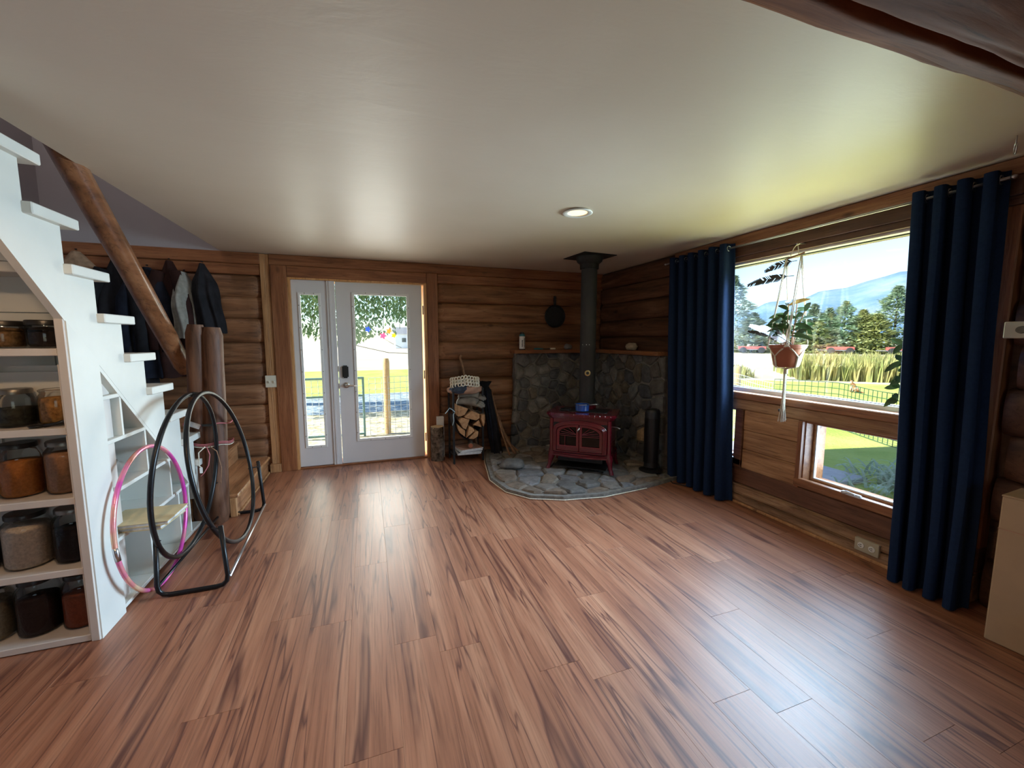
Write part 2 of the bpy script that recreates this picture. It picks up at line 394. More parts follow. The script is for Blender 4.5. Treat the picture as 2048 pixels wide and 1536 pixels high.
def stone_mat(name, cols, rough=0.85):
    m, nt, b = new_mat(name)
    mp, oi = coords(nt)
    n = noise_node(nt, mp, 14, 6, 0.65)
    r = ramp(nt, [(0.3, (0.55, 0.55, 0.55)), (0.7, (1.25, 1.22, 1.18))]); nt.links.new(n.outputs[0], r.inputs[0])
    cr = nt.nodes.new('ShaderNodeValToRGB'); cr.color_ramp.interpolation = 'CONSTANT'
    e = cr.color_ramp.elements
    while len(e) < len(cols): e.new(0.5)
    for k, c in enumerate(cols):
        e[k].position = k / len(cols); e[k].color = (*c, 1)
    nt.links.new(oi.outputs['Random'], cr.inputs[0])
    nt.links.new(mixc(nt, 1.0, cr.outputs[0], r.outputs[0], 'MULTIPLY'), b.inputs['Base Color'])
    b.inputs['Roughness'].default_value = rough; bump(nt, b, n.outputs[0], 0.5, 0.008)
    return m
M['stone'] = stone_mat('wall_stone', [(0.10, 0.105, 0.11), (0.15, 0.15, 0.15), (0.08, 0.085, 0.095), (0.19, 0.165, 0.13), (0.12, 0.115, 0.105), (0.24, 0.23, 0.21), (0.14, 0.12, 0.09), (0.17, 0.17, 0.17)])
M['hearthstone'] = stone_mat('hearth_stone', [(0.22, 0.20, 0.18), (0.19, 0.19, 0.20), (0.26, 0.22, 0.18), (0.15, 0.145, 0.14), (0.24, 0.235, 0.24), (0.20, 0.155, 0.12)])
M['palestone'] = stone_mat('pale_tan_stone', [(0.50, 0.38, 0.24)])
M['rockpale'] = stone_mat('pale_rock', [(0.42, 0.34, 0.25)])

def lawn_mat(name, stops, scale=0.6):
    m, nt, b = new_mat(name)
    mp, _ = coords(nt, (1, 1, 1), False)
    n = noise_node(nt, mp, scale, 8, 0.7)
    r = ramp(nt, stops); nt.links.new(n.outputs[0], r.inputs[0]); nt.links.new(r.outputs[0], b.inputs['Base Color'])
    b.inputs['Roughness'].default_value = 0.95; b.inputs['Specular IOR Level'].default_value = 0.1
    n2 = noise_node(nt, mp, 18, 4); bump(nt, b, n2.outputs[0], 0.5, 0.05)
    return m
M['lawn'] = lawn_mat('lawn', [(0.3, (0.30, 0.38, 0.08)), (0.5, (0.42, 0.48, 0.12)), (0.7, (0.50, 0.54, 0.18))])
M['field'] = lawn_mat('dry_field', [(0.3, (0.46, 0.40, 0.28)), (0.5, (0.54, 0.48, 0.36)), (0.7, (0.58, 0.54, 0.42))], 0.3)
M['straw'] = lawn_mat('straw_ground', [(0.35, (0.30, 0.25, 0.15)), (0.5, (0.60, 0.52, 0.34)), (0.65, (0.78, 0.72, 0.55))], 7)
M['gravel'] = lawn_mat('shaded_gravel', [(0.35, (0.14, 0.18, 0.22)), (0.5, (0.30, 0.37, 0.44)), (0.65, (0.60, 0.65, 0.70))], 6)  # tree shade over the gravel put in as a dark bluish colour
M['mountain'] = lawn_mat('mountain_haze_blue', [(0.35, (0.10, 0.19, 0.31)), (0.5, (0.16, 0.25, 0.38)), (0.65, (0.25, 0.31, 0.42))], 0.02)  # distance haze mixed into the base colour as blue
# ------------------------------------------------------------------ room shell
H = 2.278
# floor slab and its planks
fl = struct('floor', MB().box(-2.9, 3.3, -3.4, 5.1, -0.30, -0.012), M['chink'])
PW, PL = 0.192, 1.26
pk = None
nrow = 0
x = -2.62
while x < 2.98:
    off = (nrow * 0.43 + 0.17 * (nrow % 3)) % 1.0 * PL
    y = -1.5 - off
    while y < 4.93:
        y1 = min(y + PL, 4.93)
        if pk is None:
            pk = MB().box(-PW / 2 + 0.0002, PW / 2 - 0.0002, -PL / 2 + 0.0003, PL / 2 - 0.0003, -0.012, 0.0).build('plank', M['floor'], fl, bevel=0.0005)
            o = pk
        else:
            o = share(pk, 'plank', fl)
        o.location = (x + PW / 2, (y + y1) / 2, 0)
        o.scale = (1, (y1 - y) / PL, 1)
        y = y1
    x += PW; nrow += 1

# ceiling: over the room, and over the kitchen side; the stairwell stays open
cm = MB().box(-1.33, 3.3, -3.4, 5.1, H, H + 0.24)
cm.box(-2.9, -1.33, -3.4, 0.9, H, H + 0.24)
ceil = struct('ceiling', cm, M['ceiling'])
struct('roof', MB().box(-3.6, 3.9, -4.0, 5.35, 4.75, 4.95), M['rooftile'])

# left wall, rear wall
struct('wall_left', MB().box(-2.9, -2.64, -3.4, 5.1, 0, 4.75), M['greywall'])
rw = MB()
rw.box(-2.9, -0.75, -3.4, -3.2, 0, 4.75).box(1.15, 3.3, -3.4, -3.2, 0, 4.75).box(-0.75, 1.15, -3.4, -3.2, 0, 0.9).box(-0.75, 1.15, -3.4, -3.2, 2.1, 4.75)
struct('wall_front', rw, M['greywall'])
w4 = tag(MB().ring([(-0.75, 0.9), (1.15, 0.9), (1.15, 2.1), (-0.75, 2.1)], [(-0.68, 0.97), (1.08, 0.97), (1.08, 2.03), (-0.68, 2.03)], lambda u, v, d: (u, d, v), -3.32, -3.18).build('added_fill_window', M['vinyl']), kind='structure')  # unseen window added in the rear wall to carry fill light
MB().box(-0.68, 1.08, -3.262, -3.256, 0.97, 2.03).build('pane', M['glass'], w4)

# back wall with the door opening; painted above the logs
bw = MB()
bw.box(-2.9, -0.80, 4.90, 5.1, 0, 4.75).box(0.72, 3.3, 4.90, 5.1, 0, 4.75).box(-0.80, 0.72, 4.90, 5.1, 2.08, 4.75)
wb = struct('wall_back', bw, M['chink'])
MB().box(-2.64, 3.0, 4.84, 4.902, H + 0.001, 4.75).build('plaster', M['greywall'], wb)

def log_mesh(L, h, depth, seed, axis='X', n=26, endr=0.04):
    """a half-round log of length L, course height h, standing out by depth; axis X faces -y, axis Y faces -x"""
    m = MB(); prof = 12; rows = []
    for i in range(n + 1):
        s = -L / 2 + L * i / n
        row = []
        e = min(1.0, (L / 2 - abs(s)) / endr) if endr else 1
        k = 0.55 + 0.45 * math.sqrt(max(0, 1 - (1 - e) ** 2))
        for j in range(prof + 1):
            a = -math.pi / 2 + math.pi * j / prof
            ca, sa = math.cos(a), math.sin(a)
            rr = 1 + 0.05 * nz(s * 1.3 + seed * 7.1, a * 0.9, seed) + 0.035 * nz(s * 6 + seed, a * 2.0, seed * 3.3)
            d = depth * (abs(ca) ** 0.45) * rr * k
            z = h / 2 * (abs(sa) ** 0.8) * (1 if sa > 0 else -1) * (1 + 0.03 * nz(s * 1.2, seed))
            row.append((s, -d, z) if axis == 'X' else (-d, s, z))
        rows.append(row)
    m.sheet(rows)
    for r_ in (rows[0], rows[-1]):
        m.add(r_, [tuple(range(len(r_)))])
    return m

seams = [0.0, 0.18, 0.37, 0.53, 0.73, 0.945, 1.17, 1.385, 1.62, 1.84, 2.06]
k = 0
for i in range(len(seams) - 1):
    z0, z1 = seams[i], seams[i + 1]
    for (xa, xb) in ((-2.64, -1.0), (0.79, 1.74 if z1 < 1.25 else 3.0)):
        L = xb - xa; k += 1
        sg = 0.012 * math.sin(k * 2.3)
        log_mesh(L, (z1 - z0) + 0.012, 0.085 + 0.012 * math.sin(k * 5.1), k, 'X').build('log', M['log'], wb, loc=((xa + xb) / 2, 4.915, (z0 + z1) / 2 + sg * 0.4), smooth=True)
for (xa, xb) in ((-2.64, -1.0), (-0.92, 3.0)):
    MB().box(-(xb - xa) / 2, (xb - xa) / 2, -0.03, 0.05, -0.055, 0.055).build('board', M['trim_x'], wb, loc=((xa + xb) / 2, 4.855, 2.222), bevel=0.006)
for (xa, xb) in ((-2.64, -1.0), (0.79, 3.0)):
    MB().box(-(xb - xa) / 2, (xb - xa) / 2, -0.03, 0.05, -0.053, 0.053).build('board', M['trim_x'], wb, loc=((xa + xb) / 2, 4.862, 2.113), bevel=0.008)

# batten beside the door, in two strips
t1 = thing('trim_1', None, None); t1['kind'] = 'structure'
MB().box(-1.0, -0.955, 4.825, 4.90, 0.09, 2.272).build('batten', M['batten'], t1, bevel=0.003)
MB().box(-0.955, -0.915, 4.832, 4.90, 0.09, 2.272).build('batten', M['batten'], t1, bevel=0.003)
MB().box(-1.02, -0.915, 4.805, 4.90, 0.0, 0.09).build('plinth_block', M['batten'], t1, bevel=0.004)
# door casing
t2 = thing('trim_2', None, None); t2['kind'] = 'structure'
MB().box(-0.912, -0.762, 4.815, 4.91, 0.0, 2.168).build('casing_board', M['trim_z'], t2, bevel=0.004)
MB().box(0.665, 0.79, 4.815, 4.91, 0.0, 2.168).build('casing_board', M['trim_z'], t2, bevel=0.004)
MB().box(-0.76, 0.663, 4.818, 4.91, 2.052, 2.166).build('head_board', M['trim_x'], t2, bevel=0.004)
mj = M['jamb'] = wood('jamb_wood', (0.48, 0.22, 0.08), (0.58, 0.30, 0.12), (0.66, 0.38, 0.18), 'Z', 14, 1.6, 0.4, 0.05, 0.1, knots=False)
MB().box(-0.762, -0.735, 4.825, 5.1, 0.0, 2.055).build('jamb', mj, t2, bevel=0.002)
MB().box(0.635, 0.665, 4.825, 5.1, 0.0, 2.055).build('jamb', mj, t2, bevel=0.002)
MB().box(-0.735, 0.635, 4.825, 5.1, 2.035, 2.055).build('jamb', mj, t2, bevel=0.002)

# ------------------------------------------------------------------ door with side light
def rect(x0, x1, z0, z1):
    return [(x0, z0), (x1, z0), (x1, z1), (x0, z1)]
fy = lambda u, v, d: (u, d, v)
dr = thing('door_1', 'white entry door with a tall glass panel beside a narrow glass side light', None); dr['kind'] = 'structure'
MB().ring(rect(-0.735, -0.395, 0.02, 2.035), rect(-0.655, -0.475, 0.245, 1.885), fy, 4.86, 4.905).build('side_light', M['doorpaint'], dr, bevel=0.002)
MB().ring(rect(-0.675, -0.455, 0.225, 1.905), rect(-0.650, -0.480, 0.25, 1.88), fy, 4.85, 4.862).build('glazing_bead', M['whiteplastic'], dr, bevel=0.002)
MB().box(-0.655, -0.475, 4.880, 4.885, 0.245, 1.885).build('pane', M['glass'], dr)
MB().box(-0.395, -0.315, 4.845, 4.915, 0.0, 2.035).build('mullion', M['doorpaint'], dr, bevel=0.003)
MB().box(-0.372, -0.352, 4.838, 4.846, 0.02, 2.03).build('weather_strip', M['doorpaint'], dr, bevel=0.002)
slab = MB().ring(rect(-0.308, 0.61, 0.015, 2.03), rect(-0.125, 0.445, 0.28, 1.905), fy, 4.865, 4.91).build('door_slab', M['doorpaint'], dr, bevel=0.002)
MB().ring(rect(-0.148, 0.468, 0.258, 1.928), rect(-0.118, 0.438, 0.288, 1.898), fy, 4.853, 4.867).build('glazing_bead', M['whiteplastic'], slab, bevel=0.003)
MB().box(-0.125, 0.445, 4.884, 4.889, 0.28, 1.905).build('pane', M['glass'], slab)
pl = [(x_, z_) for x_ in (-0.140, 0.460) for z_ in [0.36 + 0.235 * q for q in range(7)]] + [(x_, z_) for z_ in (0.266, 1.920) for x_ in (0.0, 0.16, 0.32)]
sp = None
for (x_, z_) in pl:
    if sp is None: sp = MB().lathe([(0.0, -0.002), (0.0055, -0.002), (0.004, 0.002), (0.0, 0.003)], 8, M=Matrix.Rotation(R(90), 4, 'X')).build('screw_plug', M['suede'], slab); o = sp
    else: o = share(sp, 'screw_plug', slab)
    o.location = (x_, 4.8525, z_)
pl = [(x_, z_) for x_ in (-0.667, -0.463) for z_ in [0.36 + 0.235 * q for q in range(7)]] + [(x_, z_) for z_ in (0.233, 1.897) for x_ in (-0.61, -0.52)]
for (x_, z_) in pl:
    share(sp, 'screw_plug', dr, (x_, 4.8495, z_))
# keypad lock and lever
kp = MB().box(-0.272, -0.208, 4.835, 4.866, 0.985, 1.125).build('keypad_lock', M['blackplastic'], dr, bevel=0.012, seg=2)
tag(kp, 'black rounded keypad lock')
lv = MB().lathe([(0.0, 0), (0.032, 0), (0.032, 0.012), (0.02, 0.02), (0.014, 0.045), (0.0, 0.046)], 18, (0, 0, 0), Matrix.Translation((-0.235, 4.866, 0.905)) @ Matrix.Rotation(R(90), 4, 'X')).build('lever_handle', M['silver'], dr, smooth='auto')
MB().tube([(-0.235, 4.826, 0.905), (-0.20, 4.818, 0.907), (-0.16, 4.822, 0.898), (-0.13, 4.826, 0.895)], [0.009, 0.009, 0.007, 0.005], 8).build('lever', M['silver'], lv, smooth=True)
MB().box(-0.318, -0.306, 4.843, 4.85, 1.06, 1.12).build('strike_plate', M['silver'], dr)
MB().box(-0.318, -0.306, 4.843, 4.85, 0.87, 0.93).build('strike_plate', M['silver'], dr)
for z_ in (0.25, 1.0, 1.75):
    MB().tube([(0.622, 4.858, z_ - 0.05), (0.622, 4.858, z_ + 0.05)], 0.007, 8).build('hinge', M['silver'], dr)
MB().box(-0.74, 0.64, 4.83, 5.1, 0.0, 0.016).build('threshold', M['trim_x'], dr, bevel=0.003)
# flower decals on the door glass
def flower(x_, z_, r_, col, label):
    m = MB(); pts = []
    for q in range(30):
        a = 2 * math.pi * q / 30; rr = r_ * (0.78 + 0.22 * math.cos(5 * a)); pts.append((x_ + rr * math.cos(a), z_ + rr * math.sin(a)))
    m.prism(pts, fy, 4.8825, 4.8836)
    mt, nt, b = new_mat('decal_' + label.split()[0]); b.inputs['Base Color'].default_value = (*col, 1); b.inputs['Roughness'].default_value = 0.5
    tl = nt.nodes.new('ShaderNodeBsdfTranslucent'); tl.inputs[0].default_value = (*col, 1); mx = nt.nodes.new('ShaderNodeMixShader'); mx.inputs[0].default_value = 0.75
    nt.links.new(b.outputs[0], mx.inputs[1]); nt.links.new(tl.outputs[0], mx.inputs[2]); nt.links.new(mx.outputs[0], nt.nodes['Material Output'].inputs[0])
    tag(m.build('flower_decal', mt), label + ' flower decal stuck on the door glass', 'decal', 'flower decals on the door glass')
flower(0.012, 1.525, 0.034, (0.15, 0.25, 0.75), 'blue')
flower(0.105, 1.535, 0.034, (0.62, 0.66, 0.9), 'pale lilac')
flower(0.172, 1.452, 0.040, (0.9, 0.25, 0.40), 'pink')
flower(0.238, 1.507, 0.034, (0.95, 0.45, 0.18), 'orange')
flower(0.290, 1.456, 0.030, (0.95, 0.75, 0.12), 'yellow')
# switch plate on the batten
s_ = thing('light_switch', 'cream double toggle switch plate on the batten beside the door', 'switch', (-0.957, 4.832, 0.975))
MB().box(-0.058, 0.058, -0.012, 0.002, -0.062, 0.062).build('plate', M['cream'], s_, bevel=0.003)
for x_ in (-0.023, 0.023):
    MB().box(x_ - 0.006, x_ + 0.006, -0.026, -0.010, -0.012, 0.012, Matrix.Rotation(R(18), 4, 'X')).build('toggle', M['cream'], s_, bevel=0.002)

# ------------------------------------------------------------------ right wall, windows
wy0, wy1 = 1.22, 3.06
wr = MB()
for (ya, yb, za, zb) in ((-3.4, wy0, 0, 4.75), (wy1, 5.1, 0, 4.75), (wy0, wy1, 2.06, 4.75), (wy0, wy1, 0.80, 0.96), (wy0, wy1, 0, 0.345), (2.062, 2.60, 0.345, 0.80)):
    wr.box(3.08, 3.26, ya, yb, za, zb)
wrt = struct('wall_right', wr, M['chink'])
fx = lambda u, v, d: (d, u, v)
# logs by the corner
sm2 = [1.25, 1.44, 1.65, 1.87, 2.07, 2.275]
for i in range(len(sm2) - 1):
    log_mesh(1.42, sm2[i + 1] - sm2[i] + 0.01, 0.11, 40 + i, 'Y', endr=0).build('log', M['log_shaded'], wrt, loc=(3.085, 4.12, (sm2[i] + sm2[i + 1]) / 2), smooth=True)
# logs on the near side of the window
sm3 = [0.0, 0.25, 0.47, 0.70, 0.93, 1.16, 1.38, 1.60, 1.83, 2.03, 2.2]
for i in range(len(sm3) - 1):
    L = 2.9; y1_ = 1.08 - 0.03 * (i % 2)
    log_mesh(L, sm3[i + 1] - sm3[i] + 0.01, 0.15, 60 + i, 'Y', endr=0.09).build('log', M['log_shaded'], wrt, loc=(3.09, y1_ - L / 2, (sm3[i] + sm3[i + 1]) / 2), smooth=True)
# header boards
t3 = thing('trim_3', None, None); t3['kind'] = 'structure'
MB().box(2.965, 3.09, 1.02, 3.44, 2.20, 2.276).build('crown_board', M['trim_y'], t3, bevel=0.006)
MB().box(2.985, 3.09, 1.10, 3.42, 2.105, 2.20).build('header_board', M['darkboard'], t3, bevel=0.004)
MB().box(3.0, 3.09, 1.10, 3.42, 2.062, 2.105).build('header_board', M['darkboard'], t3, bevel=0.003)
MB().box(2.97, 3.09, -2.0, 1.02, 2.20, 2.276).build('crown_board', M['trim_y'], t3, bevel=0.006)
MB().box(3.0, 3.09, 1.10, 1.25, 0.04, 2.06).build('jamb_post', M['trim_z'], t3, bevel=0.006)
MB().box(2.99, 3.09, 3.06, 3.42, 0.04, 2.062).build('jamb_post', M['trim_z'], t3, bevel=0.006)
# big window: vinyl frame
w1 = thing('window_1', None, None); w1['kind'] = 'structure'
MB().ring(rect(wy0, wy1, 0.955, 2.065), rect(wy0 + 0.045, wy1 - 0.045, 0.995, 2.045), fx, 3.08, 3.15).build('window_frame', M['vinyl'], w1, bevel=0.004)
MB().ring(rect(wy0 + 0.04, wy1 - 0.04, 0.985, 2.05), rect(wy0 + 0.052, wy1 - 0.052, 1.0, 2.04), fx, 3.10, 3.13).build('gasket', M['blackplastic'], w1)
MB().box(3.113, 3.119, wy0 + 0.04, wy1 - 0.04, 0.985, 2.05).build('pane', M['glass'], w1)
MB().box(3.035, 3.10, wy0, wy1, 2.045, 2.064).build('head_stop', M['whitewood'], w1, bevel=0.003)
# sill rail between the big and the small windows
MB().box(2.985, 3.09, 1.252, 3.058, 0.905, 0.962).build('sill_board', M['trim_y'], w1, bevel=0.006)
MB().box(3.0, 3.09, 1.252, 3.058, 0.815, 0.905).build('apron_board', M['plank_y'], w1, bevel=0.005)
# small windows
def small_window(name, ya, yb):
    w = thing(name, None, None); w['kind'] = 'structure'
    MB().ring(rect(ya - 0.02, yb + 0.012, 0.345, 0.82), rect(ya + 0.005, yb - 0.004, 0.36, 0.80), fx, 3.02, 3.24).build('jamb_box', M['trim_y'], w, bevel=0.002)
    MB().ring(rect(ya + 0.005, yb - 0.004, 0.36, 0.80), rect(ya + 0.025, yb - 0.020, 0.376, 0.786), fx, 3.10, 3.14).build('sash', M['plank_y'], w, bevel=0.003)
    MB().ring(rect(ya + 0.022, yb - 0.018, 0.374, 0.788), rect(ya + 0.032, yb - 0.027, 0.383, 0.780), fx, 3.105, 3.13).build('glazing_bead', M['vinyl'], w, bevel=0.002)
    MB().box(3.115, 3.120, ya + 0.022, yb - 0.018, 0.374, 0.788).build('pane', M['glass'], w)
    return w
w2 = small_window('window_2', 1.28, 2.05)
MB().box(2.985, 3.09, 2.053, 2.085, 0.31, 0.815).build('casing_board', M['trim_z'], w2, bevel=0.004)
MB().box(2.975, 3.02, 1.252, 2.085, 0.325, 0.385).build('sill_board', M['trim_y'], w2, bevel=0.005)
cr = MB().box(2.955, 2.985, 1.63, 1.75, 0.385, 0.405).build('crank_handle', M['vinyl'], w2, bevel=0.007, seg=2)
MB().tube([(2.96, 1.735, 0.395), (2.945, 1.70, 0.41), (2.945, 1.66, 0.405)], [0.012, 0.010, 0.007], 8).build('crank_arm', M['vinyl'], cr, smooth=True)
w3 = small_window('window_3', 2.63, 3.06)
MB().box(2.985, 3.09, 2.555, 2.63, 0.31, 0.815).build('casing_board', M['darkboard'], w3, bevel=0.004)
MB().box(2.985, 3.02, 2.555, 3.058, 0.33, 0.385).build('sill_board', M['darkboard'], w3, bevel=0.004)
# three planks between them, then the sawn timbers down to the floor
zz = [0.31, 0.475, 0.645, 0.815]
for i in range(3):
    MB().box(-0.045, 0.045, -0.235, 0.235, -0.0835, 0.0835).build('plank', M['plank_y'], wrt, loc=(3.045 + 0.004 * (i % 2), 2.32, (zz[i] + zz[i + 1]) / 2), bevel=0.005)
MB().box(-0.045, 0.045, -1.0, 1.0, -0.075, 0.075).build('timber', M['darkboard'], wrt, loc=(3.04, 2.10, 0.245), bevel=0.01)
def rough_beam(L, h, d, seed):
    m = MB(); n = 40; rows = []
    pr = [(-d, -h / 2 + .004), (-d - .004, -h / 4), (-d, 0), (-d + .004, h / 4), (-d, h / 2 - .01), (-d * 0.3, h / 2), (d, h / 2), (d, -h / 2), (-d * .5, -h / 2)]
    for i in range(n + 1):
        s = -L / 2 + L * i / n
        rows.append([(px + 0.006 * nz(s * 4, pz * 12, seed), s, pz + 0.006 * nz(s * 3, seed, px * 9)) for (px, pz) in pr] + [(pr[0][0] + 0.006 * nz(s * 4, pr[0][1] * 12, seed), s, pr[0][1] + 0.006 * nz(s * 3, seed, pr[0][0] * 9))])
    m.sheet(rows); m.add(rows[0][:-1], [tuple(range(len(pr)))]); m.add(rows[-1][:-1], [tuple(range(len(pr)))])
    return m
rough_beam(2.0, 0.085, 0.05, 1).build('timber', M['timber_y'], wrt, loc=(3.03, 2.10, 0.128))
rough_beam(2.0, 0.075, 0.055, 2).build('timber', M['timber_y'], wrt, loc=(3.028, 2.10, 0.052))
bb = tag(MB().box(2.958, 2.985, 1.10, 3.0, 0.0, 0.022).build('baseboard_right', M['batten'], bevel=0.006), kind='structure')
# outlet low on the timber
ol = thing('wall_outlet', 'cream double outlet plate laid sideways low on the timber wall', 'outlet', (2.972, 1.575, 0.088), R(0))
MB().box(-0.010, 0.012, -0.068, 0.068, -0.042, 0.042).build('plate', M['beige'], ol, bevel=0.003)
for y_ in (-0.03, 0.03):
    r_ = MB().lathe([(0, 0), (0.019, 0), (0.018, 0.004), (0, 0.005)], 16, M=Matrix.Translation((-0.010, y_, 0)) @ Matrix.Rotation(R(-90), 4, 'Y')).build('receptacle', M['whiteplastic'], ol)
    for z_ in (-0.006, 0.006):
        MB().box(-0.017, -0.0145, y_ - 0.006, y_ + 0.004, z_ - 0.0015, z_ + 0.0015).build('slot', M['blackplastic'], r_)
    MB().box(-0.017, -0.0145, y_ + 0.007, y_ + 0.011, -0.002, 0.002).build('slot', M['blackplastic'], r_)
# switch plate on the near logs
s2 = thing('dimmer_switch', 'grubby cream switch plate on the logs past the navy curtain', 'switch', (2.95, 1.03, 1.455))
MB().box(-0.012, 0.05, -0.06, 0.06, -0.04, 0.04).build('plate', M['cream'], s2, bevel=0.004)
MB().lathe([(0, 0), (0.018, 0), (0.016, 0.014), (0, 0.016)], 14, M=Matrix.Translation((-0.012, 0.0, 0)) @ Matrix.Rotation(R(-90), 4, 'Y')).build('knob', M['suede'], s2)
# coat hook under the sill
hk = thing('sill_hook', 'small black iron hook screwed under the big window sill', 'hook', (2.985, 2.20, 0.87))
MB().tube([(0.014, 0, 0.02), (-0.006, 0, 0.02), (-0.02, 0, 0.0), (-0.035, 0, -0.012), (-0.05, 0, 0.0), (-0.052, 0, 0.015)], 0.006, 8).build('hook', M['blackiron'], hk, smooth=True)

# ------------------------------------------------------------------ log beam under the ceiling, can light, hook
def big_log(L, r, seed):
    m = MB(); n = 110; rows = []
    ang = [R(q) for q in range(0, 270, 8)] + [R(270 + 1.0 * q) for q in range(0, 45)] + [R(q) for q in range(316, 360, 6)]
    prof = len(ang)
    for i in range(n + 1):
        s = -L / 2 + L * i / n; row = []
        for a in ang:
            rr = r * (1 + 0.035 * nz(s * 0.9, math.cos(a) * 1.5 + seed, math.sin(a) * 1.5) + 0.018 * nz(s * 3.5, math.cos(a) * 4, math.sin(a) * 4 + seed) + 0.006 * nz(s * 12, math.cos(a) * 14, math.sin(a) * 14 + seed))
            for (c0, dep, wd) in ((-70, 0.13, 0.035), (-52, 0.03, 0.02), (-79, 0.03, 0.02)):
                ca = R(c0) + 0.07 * nz(s * 1.4, c0) + 0.015 * nz(s * 7, c0)
                dd = abs((a - ca + math.pi) % (2 * math.pi) - math.pi)
                rr *= 1 - dep * math.exp(-(dd / wd) ** 2) * (1 if c0 == -70 else max(0, min(1, 3 * nz(s * 1.1, c0 * 3))))
            row.append((s, math.cos(a) * rr, math.sin(a) * rr))
        row.append(row[0]); rows.append(row)
    m.sheet(rows); m.add(rows[0][:-1], [tuple(range(prof))]); m.add(rows[-1][:-1], [tuple(range(prof))])
    return m
tag(big_log(5.9, 0.38, 3).build('ceiling_beam', M['beam'], loc=(0.10, 0.46, 2.40), smooth=True), 'thick brown log beam with a long crack under the ceiling', 'beam')

def can_light(loc, energy, label):
    t = thing('recessed_light', label, 'light', loc, 0, 'recessed ceiling lights')
    MB().lathe([(0.070, -0.001), (0.098, -0.004), (0.102, -0.010), (0.095, -0.013), (0.072, -0.010), (0.062, -0.003), (0.070, -0.001)], 32).build('trim_ring', M['whiteplastic'], t, smooth=True)
    m, nt, b = new_mat('lamp_glow'); b.inputs['Emission Color'].default_value = (1.0, 0.62, 0.27, 1); b.inputs['Emission Strength'].default_value = 1.6; b.inputs['Base Color'].default_value = (0.9, 0.8, 0.6, 1)
    MB().lathe([(0.0, -0.001), (0.071, -0.003), (0.071, -0.006), (0.0, -0.007)], 28).build('diffuser', m, t)
    l = add_light('lamp', 'SPOT', (0, 0, -0.03), energy, (1.0, 0.66, 0.38), (0, 0, -1), spot_size=R(148), spot_blend=0.15, shadow_soft_size=0.06)
    l.parent = t
    return t
can_light((1.39, 2.58, H), 5, 'round recessed light with warm lamp above the bare floor')
can_light((-0.95, 1.0, H), 32, 'round recessed ceiling light facing the jar shelves')
can_light((-0.40, 0.98, H), 5, 'round recessed ceiling light close beside the log beam')
ul = thing('stairwell_fill_lamp', 'unseen round white flush lamp added to light the stairwell', 'lamp', (-2.0, 3.3, 4.75))  # added lamp, out of view, brightens the grey stairwell wall
MB().lathe([(0.0, -0.09), (0.10, -0.085), (0.15, -0.05), (0.16, 0.0)], 24, close=True).build('shade', M['whiteplastic'], ul, smooth='auto')
add_light('lamp', 'POINT', (0, 0, -0.16), 32, (1.0, 0.90, 0.84), shadow_soft_size=0.1).parent = ul
hk = thing('ceiling_hook', 'steel screw hook in the ceiling near the log beam', 'hook', (2.66, 1.02, H))
MB().tube([(0, 0, 0.004), (0, 0, -0.03)] + [(0.0 + 0.022 * math.sin(a), 0.012 * math.sin(a), -0.052 - -0.022 * math.cos(a)) for a in [R(q) for q in range(0, 330, 22)]], 0.0028, 8).build('hook', M['steel'], hk, smooth=True)

# ------------------------------------------------------------------ stonework: cells cut from a plane, each stone its own mesh
def clip(poly, px, py, nx, ny):
    out = []
    for i in range(len(poly)):
        a = poly[i]; b = poly[(i + 1) % len(poly)]
        da = (a[0] - px) * nx + (a[1] - py) * ny; db = (b[0] - px) * nx + (b[1] - py) * ny
        if da <= 0: out.append(a)
        if (da < 0 < db) or (db < 0 < da):
            t = da / (da - db); out.append((a[0] + (b[0] - a[0]) * t, a[1] + (b[1] - a[1]) * t))
    return out
def cells(bound, pts, gap):
    res = []
    for i, p in enumerate(pts):
        poly = list(bound)
        for j, q in enumerate(pts):
            if i == j: continue
            dx, dy = q[0] - p[0], q[1] - p[1]; L = math.hypot(dx, dy)
            if L > 0.9: continue
            poly = clip(poly, p[0] + dx * (0.5 - gap / 2 / L), p[1] + dy * (0.5 - gap / 2 / L), dx / L, dy / L)
            if len(poly) < 3: break
        if len(poly) >= 3: res.append(poly)
    return res
def inside(poly, p):
    return all((poly[(i + 1) % len(poly)][0] - a[0]) * (p[1] - a[1]) - (poly[(i + 1) % len(poly)][1] - a[1]) * (p[0] - a[0]) >= 0 for i, a in enumerate(poly))
def poisson(bound, d, rg, tries=4000):
    xs = [p[0] for p in bound]; ys = [p[1] for p in bound]; pts = []
    for _ in range(tries):
        p = (rg.uniform(min(xs), max(xs)), rg.uniform(min(ys), max(ys)))
        dd = d * (0.75 + 0.6 * (0.5 + 0.5 * nz(p[0] * 2.1, p[1] * 2.1, 3.3)))
        if inside(bound, p) and all(math.hypot(p[0] - q[0], p[1] - q[1]) > dd for q in pts): pts.append(p)
    return pts
